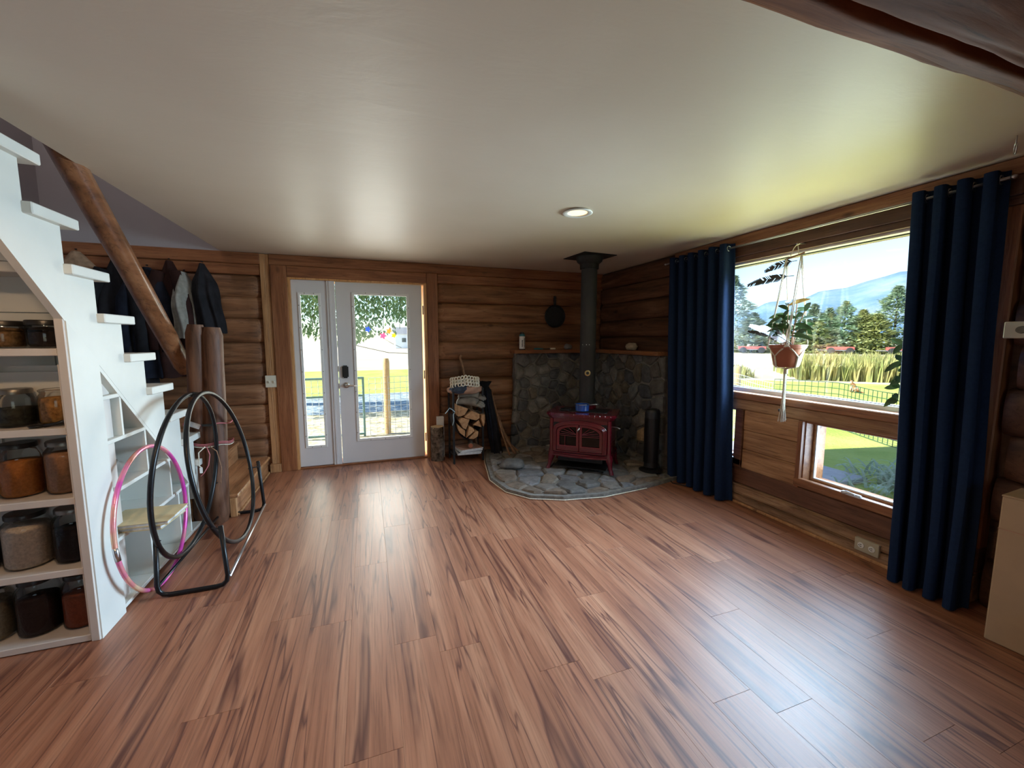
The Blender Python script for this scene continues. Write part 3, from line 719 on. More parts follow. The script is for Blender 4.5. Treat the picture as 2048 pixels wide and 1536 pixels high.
def stone(poly, fn, d0, d1, rg, parent, mat):
    """irregular rounded stone on polygon poly; fn(u, v, d)"""
    cx = sum(p[0] for p in poly) / len(poly); cy = sum(p[1] for p in poly) / len(poly)
    # round the corners
    q = []
    n = len(poly)
    for i in range(n):
        a, b, c = poly[i - 1], poly[i], poly[(i + 1) % n]
        for t, e in ((0.09, a), (0.09, c)):
            q.append((b[0] + (e[0] - b[0]) * t + rg.uniform(-.004, .004), b[1] + (e[1] - b[1]) * t + rg.uniform(-.004, .004)))
    m = MB(); N = len(q)
    org = Vector(fn(cx, cy, d0))
    tilt = (rg.uniform(-.25, .25), rg.uniform(-.25, .25))
    def P(u, v, d): return Vector(fn(u, v, d)) - org
    rings = [[P(u, v, d0) for u, v in q],
             [P(cx + (u - cx) * 0.99, cy + (v - cy) * 0.99, d0 + (d1 - d0) * 0.65) for u, v in q],
             [P(cx + (u - cx) * 0.84, cy + (v - cy) * 0.84, d1 + tilt[0] * (u - cx) * .3 + tilt[1] * (v - cy) * .3 + rg.uniform(-.003, .003)) for u, v in q]]
    vs = [v for r_ in rings for v in r_] + [P(cx + rg.uniform(-.01, .01), cy + rg.uniform(-.01, .01), d1 + (d1 - d0) * 0.12)]
    fs = []
    for k in range(2):
        for i in range(N):
            j = (i + 1) % N; fs.append((k * N + i, k * N + j, (k + 1) * N + j, (k + 1) * N + i))
    for i in range(N): fs.append((2 * N + i, 2 * N + (i + 1) % N, 3 * N))
    m.add(vs, fs)
    return m.build('stone', mat, parent, loc=org)

rg = random.Random(21)
# stone facing on the back wall and on the right wall
fs1 = thing('stone_surround', 'grey fieldstone facing in the corner behind the red stove', 'stonework', (2.2, 4.84, 0.0))
def sub(o, par):
    """parent keeping world coordinates for meshes built in world space"""
    o.parent = par; o.matrix_parent_inverse = Matrix.Translation(par.location).inverted()
    return o
sub(MB().box(1.73, 2.99, 4.765, 4.90, 0.0, 1.24).build('mortar', M['mortar']), fs1)
sub(MB().box(2.895, 3.08, 3.43, 4.77, 0.0, 1.24).build('mortar', M['mortar']), fs1)
b1 = [(1.66, 0.02), (2.92, 0.02), (2.92, 1.238), (1.75, 1.238)]
for poly in cells(b1, poisson(b1, 0.118, rg), 0.020):
    sub(stone(poly, lambda u, v, d: (u, d, v), 4.79, 4.745 - rg.uniform(0, .018), rg, None, M['stone']), fs1)
b2 = [(3.42, 0.02), (4.76, 0.02), (4.76, 1.238), (3.42, 1.238)]
pts2 = poisson(b2, 0.125, rg)
for poly in cells(b2, pts2, 0.022):
    cx = sum(p[0] for p in poly) / len(poly); cz = sum(p[1] for p in poly) / len(poly)
    pale = abs(cx - 3.76) < 0.09 and abs(cz - 0.36) < 0.16
    sub(stone(poly, lambda u, v, d: (d, u, v), 2.915, 2.875 - rg.uniform(0, .018), rg, None, M['palestone'] if pale else M['stone']), fs1)
mt = thing('mantel_ledge', 'narrow reddish wood ledge running round the corner over the stonework', 'shelf', (2.2, 4.75, 1.24))
sub(MB().box(1.68, 3.0, 4.65, 4.86, 1.241, 1.285).build('board', M['trim_x'], bevel=0.004), mt)
sub(MB().box(2.80, 3.02, 3.44, 4.648, 1.241, 1.285).build('board', M['trim_y'], bevel=0.004), mt)
# hearth
hb = [(1.36, 4.83), (1.24, 4.42), (1.12, 3.80), (1.17, 3.45), (1.32, 3.23), (1.58, 3.10), (1.95, 3.045), (2.45, 3.10), (2.93, 3.20), (2.93, 4.83)]
he = thing('hearth', 'low curved hearth of uneven flat fieldstones under the red stove', 'hearth', (2.1, 3.9, 0))
sub(MB().prism(hb, lambda u, v, d: (u, v, d), 0.0, 0.035).build('mortar_bed', M['mortar']), he)
ed = []
for i in range(8): ed.append((hb[i][0] + (-0.012 if i < 5 else 0), hb[i][1] - (0.012 if i >= 3 else 0), 0.008))
sub(MB().tube(ed, 0.005, 6).build('edge_strip', M['rope']), he)
cxh, cyh = 2.1, 3.9
hb2 = [(cxh + (u - cxh) * 0.955, cyh + (v - cyh) * 0.955) for u, v in hb]
for poly in cells(hb2, poisson(hb2, 0.15, rg), 0.018):
    sub(stone(poly, lambda u, v, d: (u, v, d), 0.02, 0.045 + rg.uniform(0, .022), rg, None, M['hearthstone']), he)
HT = 0.066

# ------------------------------------------------------------------ the red stove
SV = thing('wood_stove', 'dark red enamel cast iron wood stove on four legs', 'stove', (2.14, 3.76, HT - 0.004), R(-40.5))
def spoly(w, d, bow, cut, n=12):
    """plan outline: width w, depth d, front (-y) bowed out by bow, front corners cut"""
    p = [(w / 2, d / 2), (-w / 2, d / 2), (-w / 2, -d / 2 + cut)]
    for i in range(n + 1):
        t = i / n; xx = (-w / 2 + cut) + (w - 2 * cut) * t
        p.append((xx, -d / 2 - bow * (1 - (2 * t - 1) ** 2)))
    p.append((w / 2, -d / 2 + cut)); return p
fz = lambda u, v, d: (u, v, d)
MB().prism(spoly(0.62, 0.40, 0.012, 0.03), fz, 0.165, 0.545).build('body', M['enamel_red'], SV, bevel=0.006)
MB().prism(spoly(0.66, 0.43, 0.035, 0.035), fz, 0.145, 0.168).build('base_plate', M['enamel_red'], SV, bevel=0.006, seg=2)
MB().prism(spoly(0.64, 0.42, 0.028, 0.035), fz, 0.168, 0.185).build('base_moulding', M['enamel_red'], SV, bevel=0.005)
tp = MB().prism(spoly(0.72, 0.46, 0.03, 0.05), fz, 0.565, 0.598).build('top_plate', M['enamel_red'], SV, bevel=0.010, seg=2)
MB().prism(spoly(0.68, 0.43, 0.025, 0.045), fz, 0.543, 0.566).build('top_moulding', M['enamel_red'], SV, bevel=0.007, seg=2)
MB().prism(spoly(0.50, 0.26, 0.0, 0.02), lambda u, v, d: (u, v + 0.03, d), 0.595, 0.603).build('griddle', M['blackiron'], tp, bevel=0.003)
for sx in (-1, 1):
    for sy in (-1, 1):
        m = MB(); rows = []
        for (z_, o_, r_) in ((0.19, 0.0, 0.042), (0.14, 0.012, 0.036), (0.10, 0.020, 0.026), (0.05, 0.030, 0.019), (0.015, 0.042, 0.020), (0.0, 0.045, 0.022)):
            cx_, cy_ = sx * (0.285 + o_), sy * (0.175 + o_ * .7)
            rows.append([(cx_ + r_ * math.cos(a) * 1.05, cy_ + r_ * math.sin(a), z_) for a in [2 * math.pi * q / 10 for q in range(11)]])
        m.sheet(rows); m.add([v for v in rows[-1][:-1]], [tuple(range(10))]); m.add([v for v in rows[0][:-1]], [tuple(range(10))])
        m.build('leg', M['enamel_red'], SV, smooth='auto')
# corner pilasters
for sx in (-1, 1):
    c_ = MB().tube([(sx * 0.295, -0.195, 0.19), (sx * 0.295, -0.195, 0.54)], 0.022, 12).build('corner_column', M['enamel_red'], SV, smooth='auto')
    for z_ in (0.19, 0.415):
        MB().tube([(sx * 0.295, -0.195, z_), (sx * 0.295, -0.195, z_ + 0.02)], 0.027, 12).build('collar', M['enamel_red'], c_, smooth='auto')
# front: arched frame and a pair of doors
def arch(x0, x1, z0, zs, zt, n=18, half=None):
    """outline of an arched panel from x0..x1, bottom z0, spring zs, crown zt"""
    p = [(x0, z0), (x1, z0)]
    cx_ = (x0 + x1) / 2; a_ = (x1 - x0) / 2
    for i in range(n + 1):
        a = math.pi * i / n
        p.append((cx_ + a_ * math.cos(a), zs + (zt - zs) * (math.sin(a) ** 0.8)))
    return p
fr = lambda u, v, d: (u, -d - 0.010 * (1 - (u / 0.3) ** 2), v)
for k_, (w_, zt, d_) in enumerate(((0.275, 0.530, 0.222), (0.262, 0.518, 0.230), (0.250, 0.506, 0.236))):
    MB().ring(arch(-w_, w_, 0.20, 0.42, zt), arch(-w_ + 0.012, w_ - 0.012, 0.21, 0.41, zt - 0.014), fr, 0.19, d_).build('arch_moulding', M['enamel_red'], SV, bevel=0.002)
for sx in (-1, 1):
    outer = [(0.003, 0.212), (0.235, 0.212), (0.235, 0.40)] + [(0.235 * math.cos(a), 0.40 + 0.092 * math.sin(a) ** 0.8) for a in [math.pi / 2 * q / 8 for q in range(1, 8)]] + [(0.003, 0.492)]
    inner = [(0.030, 0.268), (0.205, 0.268), (0.205, 0.385)] + [(0.03 + 0.175 * math.cos(a), 0.385 + 0.078 * math.sin(a) ** 0.8) for a in [math.pi / 2 * q / 8 for q in range(1, 8)]] + [(0.030, 0.463)]
    S = [(sx * u, v) for u, v in outer]; I = [(sx * u, v) for u, v in inner]
    d_ = MB().ring(S, I, fr, 0.195, 0.228).build('door', M['enamel_red'], SV, bevel=0.003)
    MB().prism(I, fr, 0.205, 0.210).build('glass', M['stoveglass'], d_)
    g = MB()
    for a in (20, 42, 64):
        g.tube([fr(sx * 0.032, 0.392, 0.222), fr(sx * (0.03 + 0.17 * math.cos(R(a))), 0.385 + 0.075 * math.sin(R(a)), 0.222)], 0.0035, 6)
    g.tube([fr(sx * 0.03, 0.385, 0.222), fr(sx * 0.205, 0.388, 0.222)], 0.0035, 6)
    g.tube([fr(sx * 0.03, 0.368, 0.222), fr(sx * 0.205, 0.372, 0.222)], 0.0035, 6)
    if sx < 0: g.tube([fr(sx * 0.145, 0.268, 0.222), fr(sx * 0.145, 0.372, 0.222)], 0.003, 6)
    g.build('fan_grille', M['enamel_red'], d_)
    for z_ in (0.222, 0.237, 0.252):
        MB().tube([fr(sx * 0.012, z_, 0.229), fr(sx * 0.12, z_, 0.229), fr(sx * 0.228, z_, 0.229)], 0.0045, 6).build('rib', M['enamel_red'], d_)
MB().box(-0.29, 0.29, -0.205, -0.17, 0.21, 0.50).build('firebox_liner', M['blackiron'], SV)
MB().tube([(0.0, -0.235, 0.455), (0.004, -0.262, 0.458), (-0.006, -0.268, 0.44), (-0.012, -0.262, 0.425)], [0.008, 0.009, 0.007, 0.006], 8).build('door_handle', M['steel'], SV, smooth=True)
MB().tube([(0.30, -0.05, 0.455), (0.355, -0.06, 0.455), (0.385, -0.07, 0.445)], 0.006, 8).build('damper_handle', M['steel'], SV, smooth=True)
MB().box(-0.235, 0.235, -0.17, 0.17, 0.085, 0.15).build('ash_pan', M['blackiron'], SV, bevel=0.006)
MB().box(-0.27, 0.27, -0.20, 0.18, 0.028, 0.036).build('heat_shield', M['blackiron'], SV)
MB().lathe([(0.092, 0.59), (0.10, 0.60), (0.10, 0.635), (0.088, 0.64)], 24, (0, 0.155, 0), close=True).build('flue_collar', M['enamel_red'], SV, smooth='auto')
# pipe
import mathutils
pc = Vector((2.14, 3.76)) + Vector((0.155 * 0.6494, 0.155 * 0.7604))
PP = thing('stove_pipe', 'straight black stove pipe rising from the stove to the ceiling', 'pipe', (pc.x, pc.y, HT + 0.63))
h_ = H - 0.10 - (HT + 0.63)
MB().lathe([(0.084, 0.0), (0.084, 0.62), (0.086, 0.625), (0.086, 0.65), (0.084, 0.655), (0.084, h_)], 28, close=True).build('pipe', M['pipe'], PP, smooth='auto')
MB().lathe([(0.086, h_ - 0.03), (0.098, h_ - 0.028), (0.10, h_ + 0.02), (0.13, h_ + 0.045), (0.145, h_ + 0.085), (0.145, h_ + 0.10), (0.09, h_ + 0.10)], 28, close=True).build('support_box', M['blackiron'], PP, smooth='auto')
cpz = h_ + 0.092
MB().box(-0.20, 0.20, -0.20, 0.20, cpz, cpz + 0.0075, Matrix.Rotation(R(45 - 40), 4, 'Z')).build('ceiling_plate', M['blackiron'], PP, bevel=0.002)
for a in (200, 230, 250):
    MB().lathe([(0, 0), (0.005, 0), (0.004, 0.003), (0, 0.004)], 8, M=Matrix.Rotation(R(a), 4, 'Z') @ Matrix.Translation((0.084, 0, 0.66)) @ Matrix.Rotation(R(90), 4, 'Y')).build('screw', M['steel'], PP)
th = thing('pipe_thermometer', 'round brass stove thermometer stuck on the black pipe', 'thermometer', (pc.x - 0.040, pc.y - 0.0745, 1.055), R(-28.5))
MB().lathe([(0.0, 0), (0.030, 0), (0.032, 0.003), (0.030, 0.008), (0.024, 0.009), (0.023, 0.006), (0, 0.006)], 22, M=Matrix.Rotation(R(90), 4, 'X')).build('dial', M['brass'], th, smooth='auto')
MB().box(-0.010, 0.012, -0.009, -0.0062, -0.002, 0.002, Matrix.Rotation(R(30), 4, 'Y')).build('needle', M['blackplastic'], th)
MB().lathe([(0.0, 0.0055), (0.016, 0.0055), (0.016, 0.0075), (0, 0.0075)], 18, M=Matrix.Rotation(R(90), 4, 'X')).build('dial_face', M['blackiron'], th)
# blue saucepan
ps = thing('saucepan', 'small blue enamel saucepan on top of the red stove', 'saucepan', (2.105, 3.735, HT - 0.004 + 0.6025))
MB().lathe([(0.0, 0.002), (0.066, 0.002), (0.072, 0.006), (0.074, 0.068), (0.078, 0.071), (0.074, 0.0735), (0.070, 0.070), (0.068, 0.010), (0.0, 0.008)], 26).build('pan', M['enamel_blue'], ps, smooth='auto')
MB().tube([(0.070, -0.01, 0.060), (0.11, -0.035, 0.066), (0.17, -0.06, 0.068)], [0.007, 0.006, 0.008], 8).build('handle', M['steel'], ps, smooth=True)
MB().lathe([(0.074, 0.0705), (0.079, 0.072), (0.079, 0.075), (0.072, 0.075)], 26).build('rim', M['steel'], ps, smooth=True)
# trivet on the stove
tv = thing('iron_trivet', 'small black scrolled iron trivet on the stove beside the saucepan', 'trivet', (1.965, 3.83, HT + 0.5985))
MB().tube([(0.055 * math.cos(R(a)), 0.055 * math.sin(R(a)), 0.012) for a in range(0, 360, 20)], 0.006, 6, closed=True).build('ring', M['blackiron'], tv, smooth=True)
for a in (30, 150, 270):
    MB().tube([(0.055 * math.cos(R(a)), 0.055 * math.sin(R(a)), 0.014), (0.055 * math.cos(R(a)), 0.055 * math.sin(R(a)), 0.0)], 0.005, 6).build('foot', M['blackiron'], tv)

# cast iron skillet hung on the logs
sk = thing('skillet', 'black cast iron skillet hanging by its handle on the logs', 'skillet', (2.27, 4.80, 1.705))
MB().lathe([(0.0, 0.0), (0.125, 0.0), (0.141, 0.034), (0.145, 0.036), (0.139, 0.040), (0.122, 0.006), (0.0, 0.006)], 30, M=Matrix.Rotation(R(90), 4, 'X')).build('pan', M['blackiron'], sk, smooth='auto')
MB().box(-0.017, 0.017, -0.032, -0.016, 0.128, 0.255).build('handle', M['blackiron'], sk, bevel=0.005)
nl = tag(MB().tube([(2.27, 4.86, 1.945), (2.27, 4.76, 1.95)], 0.004, 6).build('nail', M['steel']), 'nail in the logs holding up the black skillet', 'nail')

# spray can on the ledge
cn = thing('spray_can', 'white and teal spray can with black cap on the wood ledge', 'can', (1.81, 4.735, 1.285))
MB().lathe([(0.0, 0.0), (0.036, 0.0), (0.037, 0.006), (0.037, 0.012)], 22, close=True).build('base_band', M['navy_cloth'], cn, smooth='auto')
MB().lathe([(0.0365, 0.010), (0.0365, 0.165)], 22, close=True).build('label_wrap', M['whiteplastic'], cn, smooth='auto')
MB().lathe([(0.0365, 0.165), (0.0365, 0.178), (0.028, 0.192), (0.022, 0.194)], 22, close=True).build('shoulder', M['teal'], cn, smooth='auto')
MB().lathe([(0.024, 0.192), (0.024, 0.212), (0.020, 0.215)], 18, close=True).build('cap', M['blackplastic'], cn, smooth='auto')
# dark marks of the printing running up the can
for (a0, zs_) in ((-112, [0.04, 0.055, 0.068, 0.083, 0.10, 0.112]), (-62, [0.035, 0.05, 0.064, 0.08, 0.094, 0.108, 0.122, 0.134])):
    m = MB()
    for i, z_ in enumerate(zs_):
        for a in (a0, a0 + 8 + 5 * (i % 2)):
            m.box(0.0362, 0.0372, -0.004, 0.004, z_ - 0.004, z_ + 0.0045, Matrix.Rotation(R(a), 4, 'Z'))
    m.build('printing', M['navy_cloth'], cn)
# brush, little box, small stone group
br = thing('stove_brush', 'slim brush with blue handle and pale bristles lying on the ledge', 'brush', (2.08, 4.71, 1.285))
MB().tube([(-0.12, 0, 0.010), (-0.06, 0, 0.011), (0.0, 0.0, 0.009)], [0.010, 0.011, 0.007], 8).build('handle', M['teal'], br, smooth=True)
MB().tube([(0.0, 0.0, 0.009), (0.11, 0.0, 0.010)], 0.005, 8).build('shaft', M['blackplastic'], br, smooth=True)
MB().box(0.10, 0.17, -0.016, 0.016, 0.0, 0.022).build('bristles', M['rope'], br, bevel=0.004)
def rock(name, label, loc, s, mat, seed, group=None):
    bm = bmesh.new(); bmesh.ops.create_icosphere(bm, subdivisions=3, radius=1)
    for v in bm.verts:
        k_ = 1 + 0.28 * nz(v.co.x * 1.5 + seed, v.co.y * 1.5, v.co.z * 1.5) + 0.12 * nz(v.co.x * 4, v.co.y * 4 + seed, v.co.z * 4)
        v.co = Vector((v.co.x * s[0] * k_, v.co.y * s[1] * k_, max(v.co.z, -0.75) * s[2] * k_))
    zm = min(v.co.z for v in bm.verts)
    for v in bm.verts: v.co.z -= zm
    me = bpy.data.meshes.new(name); bm.to_mesh(me); bm.free(); me.materials.append(mat)
    for p in me.polygons: p.use_smooth = True
    o = bpy.data.objects.new(name, me); C.objects.link(o); o.location = loc
    return tag(o, label, 'rock', group)
rock('rock', 'pale pitted rock sitting on the ledge near the navy curtain', (2.90, 4.02, 1.285), (0.06, 0.075, 0.05), M['rockpale'], 2)
rock('rock', 'small reddish rock on the ledge behind the stove pipe', (2.44, 4.73, 1.285), (0.055, 0.04, 0.04), M['hearthstone'], 9)
rock('rock', 'big loose tan stone on the hearth edge by the black bag', (1.42, 3.98, 0.05), (0.13, 0.11, 0.05), M['hearthstone'], 5)

# tower heater
ht = thing('tower_fan', 'slim black tower fan on a round base by the navy curtain', 'fan', (2.72, 3.38, HT))
MB().lathe([(0.0, 0.0), (0.115, 0.0), (0.118, 0.008), (0.09, 0.02), (0.04, 0.03), (0.0, 0.03)], 28).build('base', M['blackplastic'], ht, smooth='auto')
MB().lathe([(0.055, 0.025), (0.070, 0.04), (0.074, 0.60), (0.070, 0.63), (0.060, 0.64)], 24, close=True).build('body', M['blackplastic'], ht, smooth='auto')
g = MB()
for q in range(26):
    a0 = R(150 + q * 5)
    g.box(0.073, 0.0765, -0.0012, 0.0012, 0.09, 0.55, Matrix.Rotation(a0, 4, 'Z'))
g.build('grille', M['blackplastic'], ht)
MB().box(-0.03, 0.03, -0.03, 0.03, 0.638, 0.645).build('control_panel', M['pipe'], ht, bevel=0.003)
MB().tube([(0.06, 0.06, 0.05), (0.10, 0.0, -0.02), (0.12, -0.12, -0.055), (0.06, -0.26, -0.058), (0.14, -0.38, -0.058), (0.22, -0.42, -0.058)], 0.005, 6).build('power_cord', M['blackplastic'], ht, smooth=True)

# ------------------------------------------------------------------ curtains
rod = thing('curtain_rod', 'thin dark curtain rod above the big window', 'curtain rod', (2.915, 2.25, 2.175))
MB().tube([(0, -1.13, 0), (0, 1.25, 0)], 0.008, 10).build('rod', M['steel'], rod, smooth=True)
for y_ in (-1.10, -0.2, 1.20):
    MB().tube([(0, y_, 0), (0.03, y_, 0.0), (0.068, y_, 0.005)], 0.006, 8).build('bracket', M['blackiron'], rod, smooth=True)
for y_ in (-1.14, 1.26):
    MB().lathe([(0, -0.012), (0.012, -0.006), (0.014, 0.0), (0.012, 0.006), (0, 0.012)], 12, (0, y_, 0)).build('finial', M['steel'], rod, smooth=True)
def curtain(name, label, yt0, yt1, yb0, yb1, xt, folds, amp, ztop, zbot, seed, lean=0.0):
    t = thing(name, label, 'curtain', (xt, (yt0 + yt1) / 2, zbot), 0, 'navy grommet curtains')
    n = folds * 14; nzr = 26; front = []; back = []
    for i in range(nzr + 1):
        f = i / nzr; z = ztop - (ztop - zbot) * f
        r0 = []; r1 = []
        for j in range(n + 1):
            u = j / n
            y = (yt0 + (yt1 - yt0) * u) * (1 - f) + (yb0 + (yb1 - yb0) * u) * f
            ph = 2 * math.pi * folds * u + 0.6 * nz(f * 1.5, u * 2, seed) * f
            a = amp * (1 + 0.35 * nz(u * 3.1, f * 1.2, seed + 4)) * (0.85 + 0.3 * f)
            xx = math.cos(ph) * a + 0.02 * nz(u * 4, f * 2, seed + 9) * f + lean * f
            y += 0.012 * math.sin(2 * ph) + 0.02 * nz(u * 2.5, f * 2.2, seed + 2) * f
            r0.append((xx, y - (yt0 + yt1) / 2, z - zbot)); r1.append((xx + 0.004, y - (yt0 + yt1) / 2, z - zbot))
        front.append(r0); back.append(r1)
    m = MB(); m.sheet(front); m.sheet(back)
    for A, B in ((front[0], back[0]), (front[-1], back[-1])): m.sheet([A, B])
    m.sheet([[r_[0] for r_ in front], [r_[0] for r_ in back]]); m.sheet([[r_[-1] for r_ in front], [r_[-1] for r_ in back]])
    m.build('cloth', M['navy'], t, smooth='auto', weld=True)
    for k_ in range(folds * 2):
        u = (k_ + 0.5) / (folds * 2); y = yt0 + (yt1 - yt0) * u - (yt0 + yt1) / 2
        MB().tube([(0.0 + 0.020 * math.cos(R(a)), y, 0.020 * math.sin(R(a))) for a in range(0, 360, 24)], 0.004, 6, closed=True).build('grommet', M['steel'], t, loc=(2.915 - xt, 0, 2.175 - zbot), rot=(0, 0, R(0)))
    return t
curtain('curtain', 'navy blue grommet curtain hanging beside the black tower fan', 2.70, 3.44, 2.58, 3.30, 2.905, 6, 0.050, 2.215, 0.012, 1.0, -0.02)
curtain('curtain', 'navy blue grommet curtain gathered close beside the logs and outlet', 1.13, 1.50, 1.07, 1.40, 2.90, 4, 0.045, 2.215, 0.012, 5.0, -0.05)

# ------------------------------------------------------------------ staircase (white) with cubbies in its side
XS = -1.235
ST = thing('staircase', 'white painted staircase with sawtooth side and open cubbies', 'staircase', (-1.94, 2.9, 0))
def yk(k_): return 3.62 - 0.197 * k_
def zk(k_): return 0.725 + 0.2025 * k_
LS = -1; TOPK = 9
tr = None
for k_ in range(LS, TOPK + 1):
    if tr is None:
        tr = MB().box(-2.60, XS + 0.032, -0.275, 0.0, -0.045, 0.0).build('tread', M['white'], None, bevel=0.004); o = tr
    else: o = share(tr, 'tread')
    o.location = (0, yk(k_), zk(k_)); sub(o, ST)
    zb = zk(k_ - 1) if k_ > LS else 0.362
    sub(MB().box(-2.60, XS - 0.032, yk(k_) - 0.088, yk(k_) - 0.070, zb, zk(k_) - 0.045).build('riser', M['white']), ST)
# side stringer with sawtooth top
sw = []
def diag(y): return 1.49 - 0.985 * (y - 2.33)
sw.append((yk(TOPK) - 0.30, diag(yk(TOPK) - 0.30))); 
sw.append((3.60, diag(3.60))); 
for k_ in range(LS, TOPK + 1):
    yr = yk(k_) - 0.070
    zlow = (zk(k_ - 1) - 0.045) if k_ > LS else 0.30
    if k_ == LS: sw.append((3.60, zlow + .02)); 
    sw.append((min(yr, 3.60), zlow)) if k_ > LS else sw.append((3.60, zk(k_) - 0.045))
    if k_ > LS: sw.append((yr, zk(k_) - 0.045))
sw.append((yk(TOPK) - 0.30, zk(TOPK) - 0.045))
cl = []
for p_ in sw:
    if not cl or math.hypot(p_[0] - cl[-1][0], p_[1] - cl[-1][1]) > 1e-4: cl.append(p_)
sub(MB().prism(cl, lambda u, v, d: (d, u, v), XS - 0.030, XS).build('stringer', M['white']), ST)
# strip under the stringer, tall side panel, cubby boards
def diag_strip(y0, y1, t_, x0, x1):
    return MB().prism([(y0, diag(y0)), (y1, diag(y1)), (y1, diag(y1) - t_), (y0, diag(y0) - t_)], lambda u, v, d: (d, u, v), x0, x1)
sub(diag_strip(2.535, 3.60, 0.028, XS - 0.36, XS - 0.001).build('cubby_lid', M['white']), ST)
sub(MB().prism([(2.33, 0.0), (2.53, 0.0), (2.53, 1.30), (2.33, 1.49)], lambda u, v, d: (d, u, v), XS - 0.032, XS + 0.004).build('side_panel', M['white']), ST)
sub(MB().box(XS - 0.36, XS - 0.03, 2.515, 2.532, 0.0, 1.26).build('divider', M['white']), ST)
for (z_, ya, yb) in ((1.12, 2.532, 2.70), (0.895, 2.532, 2.925), (0.635, 2.532, 3.18), (0.385, 2.532, 3.42), (0.025, 2.532, 3.595)):
    sub(MB().box(XS - 0.36, XS - 0.002, ya, yb, z_ - 0.010, z_ + 0.010).build('cubby_shelf', M['white'], bevel=0.002), ST)
for (y_, za, zb) in ((2.69, 0.905, 1.11), (2.905, 0.645, 0.885), (3.165, 0.395, 0.625), (2.86, 0.035, 0.375), (3.25, 0.035, 0.375), (3.41, 0.035, 0.375)):
    sub(MB().box(XS - 0.36, XS - 0.004, y_ - 0.008, y_ + 0.008, za, zb).build('divider', M['white'], bevel=0.001), ST)
sub(MB().prism([(2.50, 0.0), (3.60, 0.0), (3.60, diag(3.60)), (2.50, diag(2.50))], lambda u, v, d: (d, u, v), XS - 0.375, XS - 0.36).build('cubby_back', M['white']), ST)
# pantry shelves below the stairs, facing the room
PS = thing('pantry_shelves', 'painted open pantry shelves full of jars under the stairs', 'shelf', (-1.92, 2.47, 0))
sub(MB().box(XS - 0.034, XS - 0.002, 2.322, 2.335, 0.0, 1.545).build('edge_board', M['whitewood'], bevel=0.002), PS)
sub(MB().box(XS - 0.045, XS - 0.033, 2.335, 2.66, 0.03, 1.30).build('inner_side', M['whitewood']), PS)
SZ = [0.035, 0.365, 0.70, 1.02, 1.37]
for z_ in SZ:
    sub(MB().box(-2.62, XS - 0.034, 2.325, 2.655, z_ - 0.032, z_).build('shelf', M['whitewood'], bevel=0.003), PS)
sub(MB().box(-2.62, -1.462, 2.655, 2.675, 0.0, 1.36).build('back_board', M['white']), PS)
sub(MB().box(-1.456, XS - 0.045, 2.655, 2.675, 0.0, 1.36).build('back_board', M['white']), PS)
MBX = MB().box(-2.62, -1.456, 2.675, 2.68, 0.0, 1.36).build('seam_backing', M['blackiron']); sub(MBX, PS)

# jars
def jar(label, x_, z_, r_, h, neck, ccol, fill, lid=None, y_=2.45, lumpy=0, group='glass jars on the pantry shelves'):
    t = thing('glass_jar', label, 'jar', (x_, y_, z_), 0, group)
    hs = h * 0.80; hn = h * 0.90
    prof = [(0.0, 0.003), (r_ * 0.88, 0.003), (r_ * 0.98, 0.012), (r_, 0.025), (r_, hs - 0.02), (r_ * 0.95, hs), (neck, hn - 0.004), (neck, h - 0.012)]
    MB().lathe(prof, 24).build('glass', M['jarglass'], t, smooth=True)
    rc = r_ - 0.0045; zt = fill * hs
    m = MB(); rows = [(0.0, 0.006), (rc * 0.88, 0.007), (rc, 0.022)] + [(rc * (1 + 0.0), 0.022 + (zt - 0.022) * q / 5) for q in range(1, 5)]
    if zt > hs - 0.02: rows += [(rc, hs - 0.022), (rc * 0.93, min(zt, hs) - 0.004), (0.0, min(zt, hs) + 0.002)]
    else: rows += [(rc, zt), (rc * 0.5, zt + 0.003), (0.0, zt + 0.005)]
    mt = plain('contents_' + label.split()[0] + str(len(bpy.data.materials)), ccol, 0.85, var=0.5 if lumpy else 0.2, scale=90 if not lumpy else 60, spec=0.2, bmp=0.5)
    m.lathe(rows, 24).build('contents', mt, t, smooth=True)
    if lid:
        MB().lathe([(0.0, h), (neck + 0.003, h), (neck + 0.006, h - 0.004), (neck + 0.006, h - 0.022), (neck + 0.001, h - 0.022)], 24).build('lid', M[lid], t, smooth='auto')
    else:
        MB().lathe([(neck, h - 0.014), (neck + 0.004, h - 0.010), (neck + 0.004, h - 0.003), (neck, h), (neck - 0.004, h - 0.003)], 24).build('rim', M['jarglass'], t, smooth=True)
    return t
M['lid_grey'] = plain('lid_grey_metal', (0.22, 0.20, 0.17), 0.35, 0.8)
M['lid_dark'] = plain('lid_dark_metal', (0.05, 0.045, 0.04), 0.35, 0.6)
A_, B_, D_ = -1.505, -1.352, -1.665
jar('big jar of rust orange lentils on the lowest pantry shelf', -1.352, SZ[0], 0.072, 0.262, 0.052, (0.30, 0.075, 0.035), 0.74, 'lid_dark')
jar('big jar of dark brown beans on the lowest pantry shelf', -1.512, SZ[0], 0.076, 0.268, 0.055, (0.035, 0.02, 0.018), 0.78, 'lid_dark')
jar('big jar of pale grain on the lowest pantry shelf', -1.676, SZ[0], 0.076, 0.262, 0.055, (0.32, 0.27, 0.18), 0.85, 'lid_dark')
jar('jar of black beans beside the white flour jar', -1.352, SZ[1], 0.074, 0.258, 0.055, (0.012, 0.011, 0.014), 0.76, 'lid_grey')
jar('wide jar filled with white flour on the pantry shelf', -1.520, SZ[1], 0.082, 0.255, 0.060, (0.66, 0.56, 0.46), 0.97, 'lid_dark')
jar('jar with a dark filling beyond the white flour jar', -1.700, SZ[1], 0.076, 0.25, 0.055, (0.06, 0.05, 0.045), 0.8, 'lid_dark')
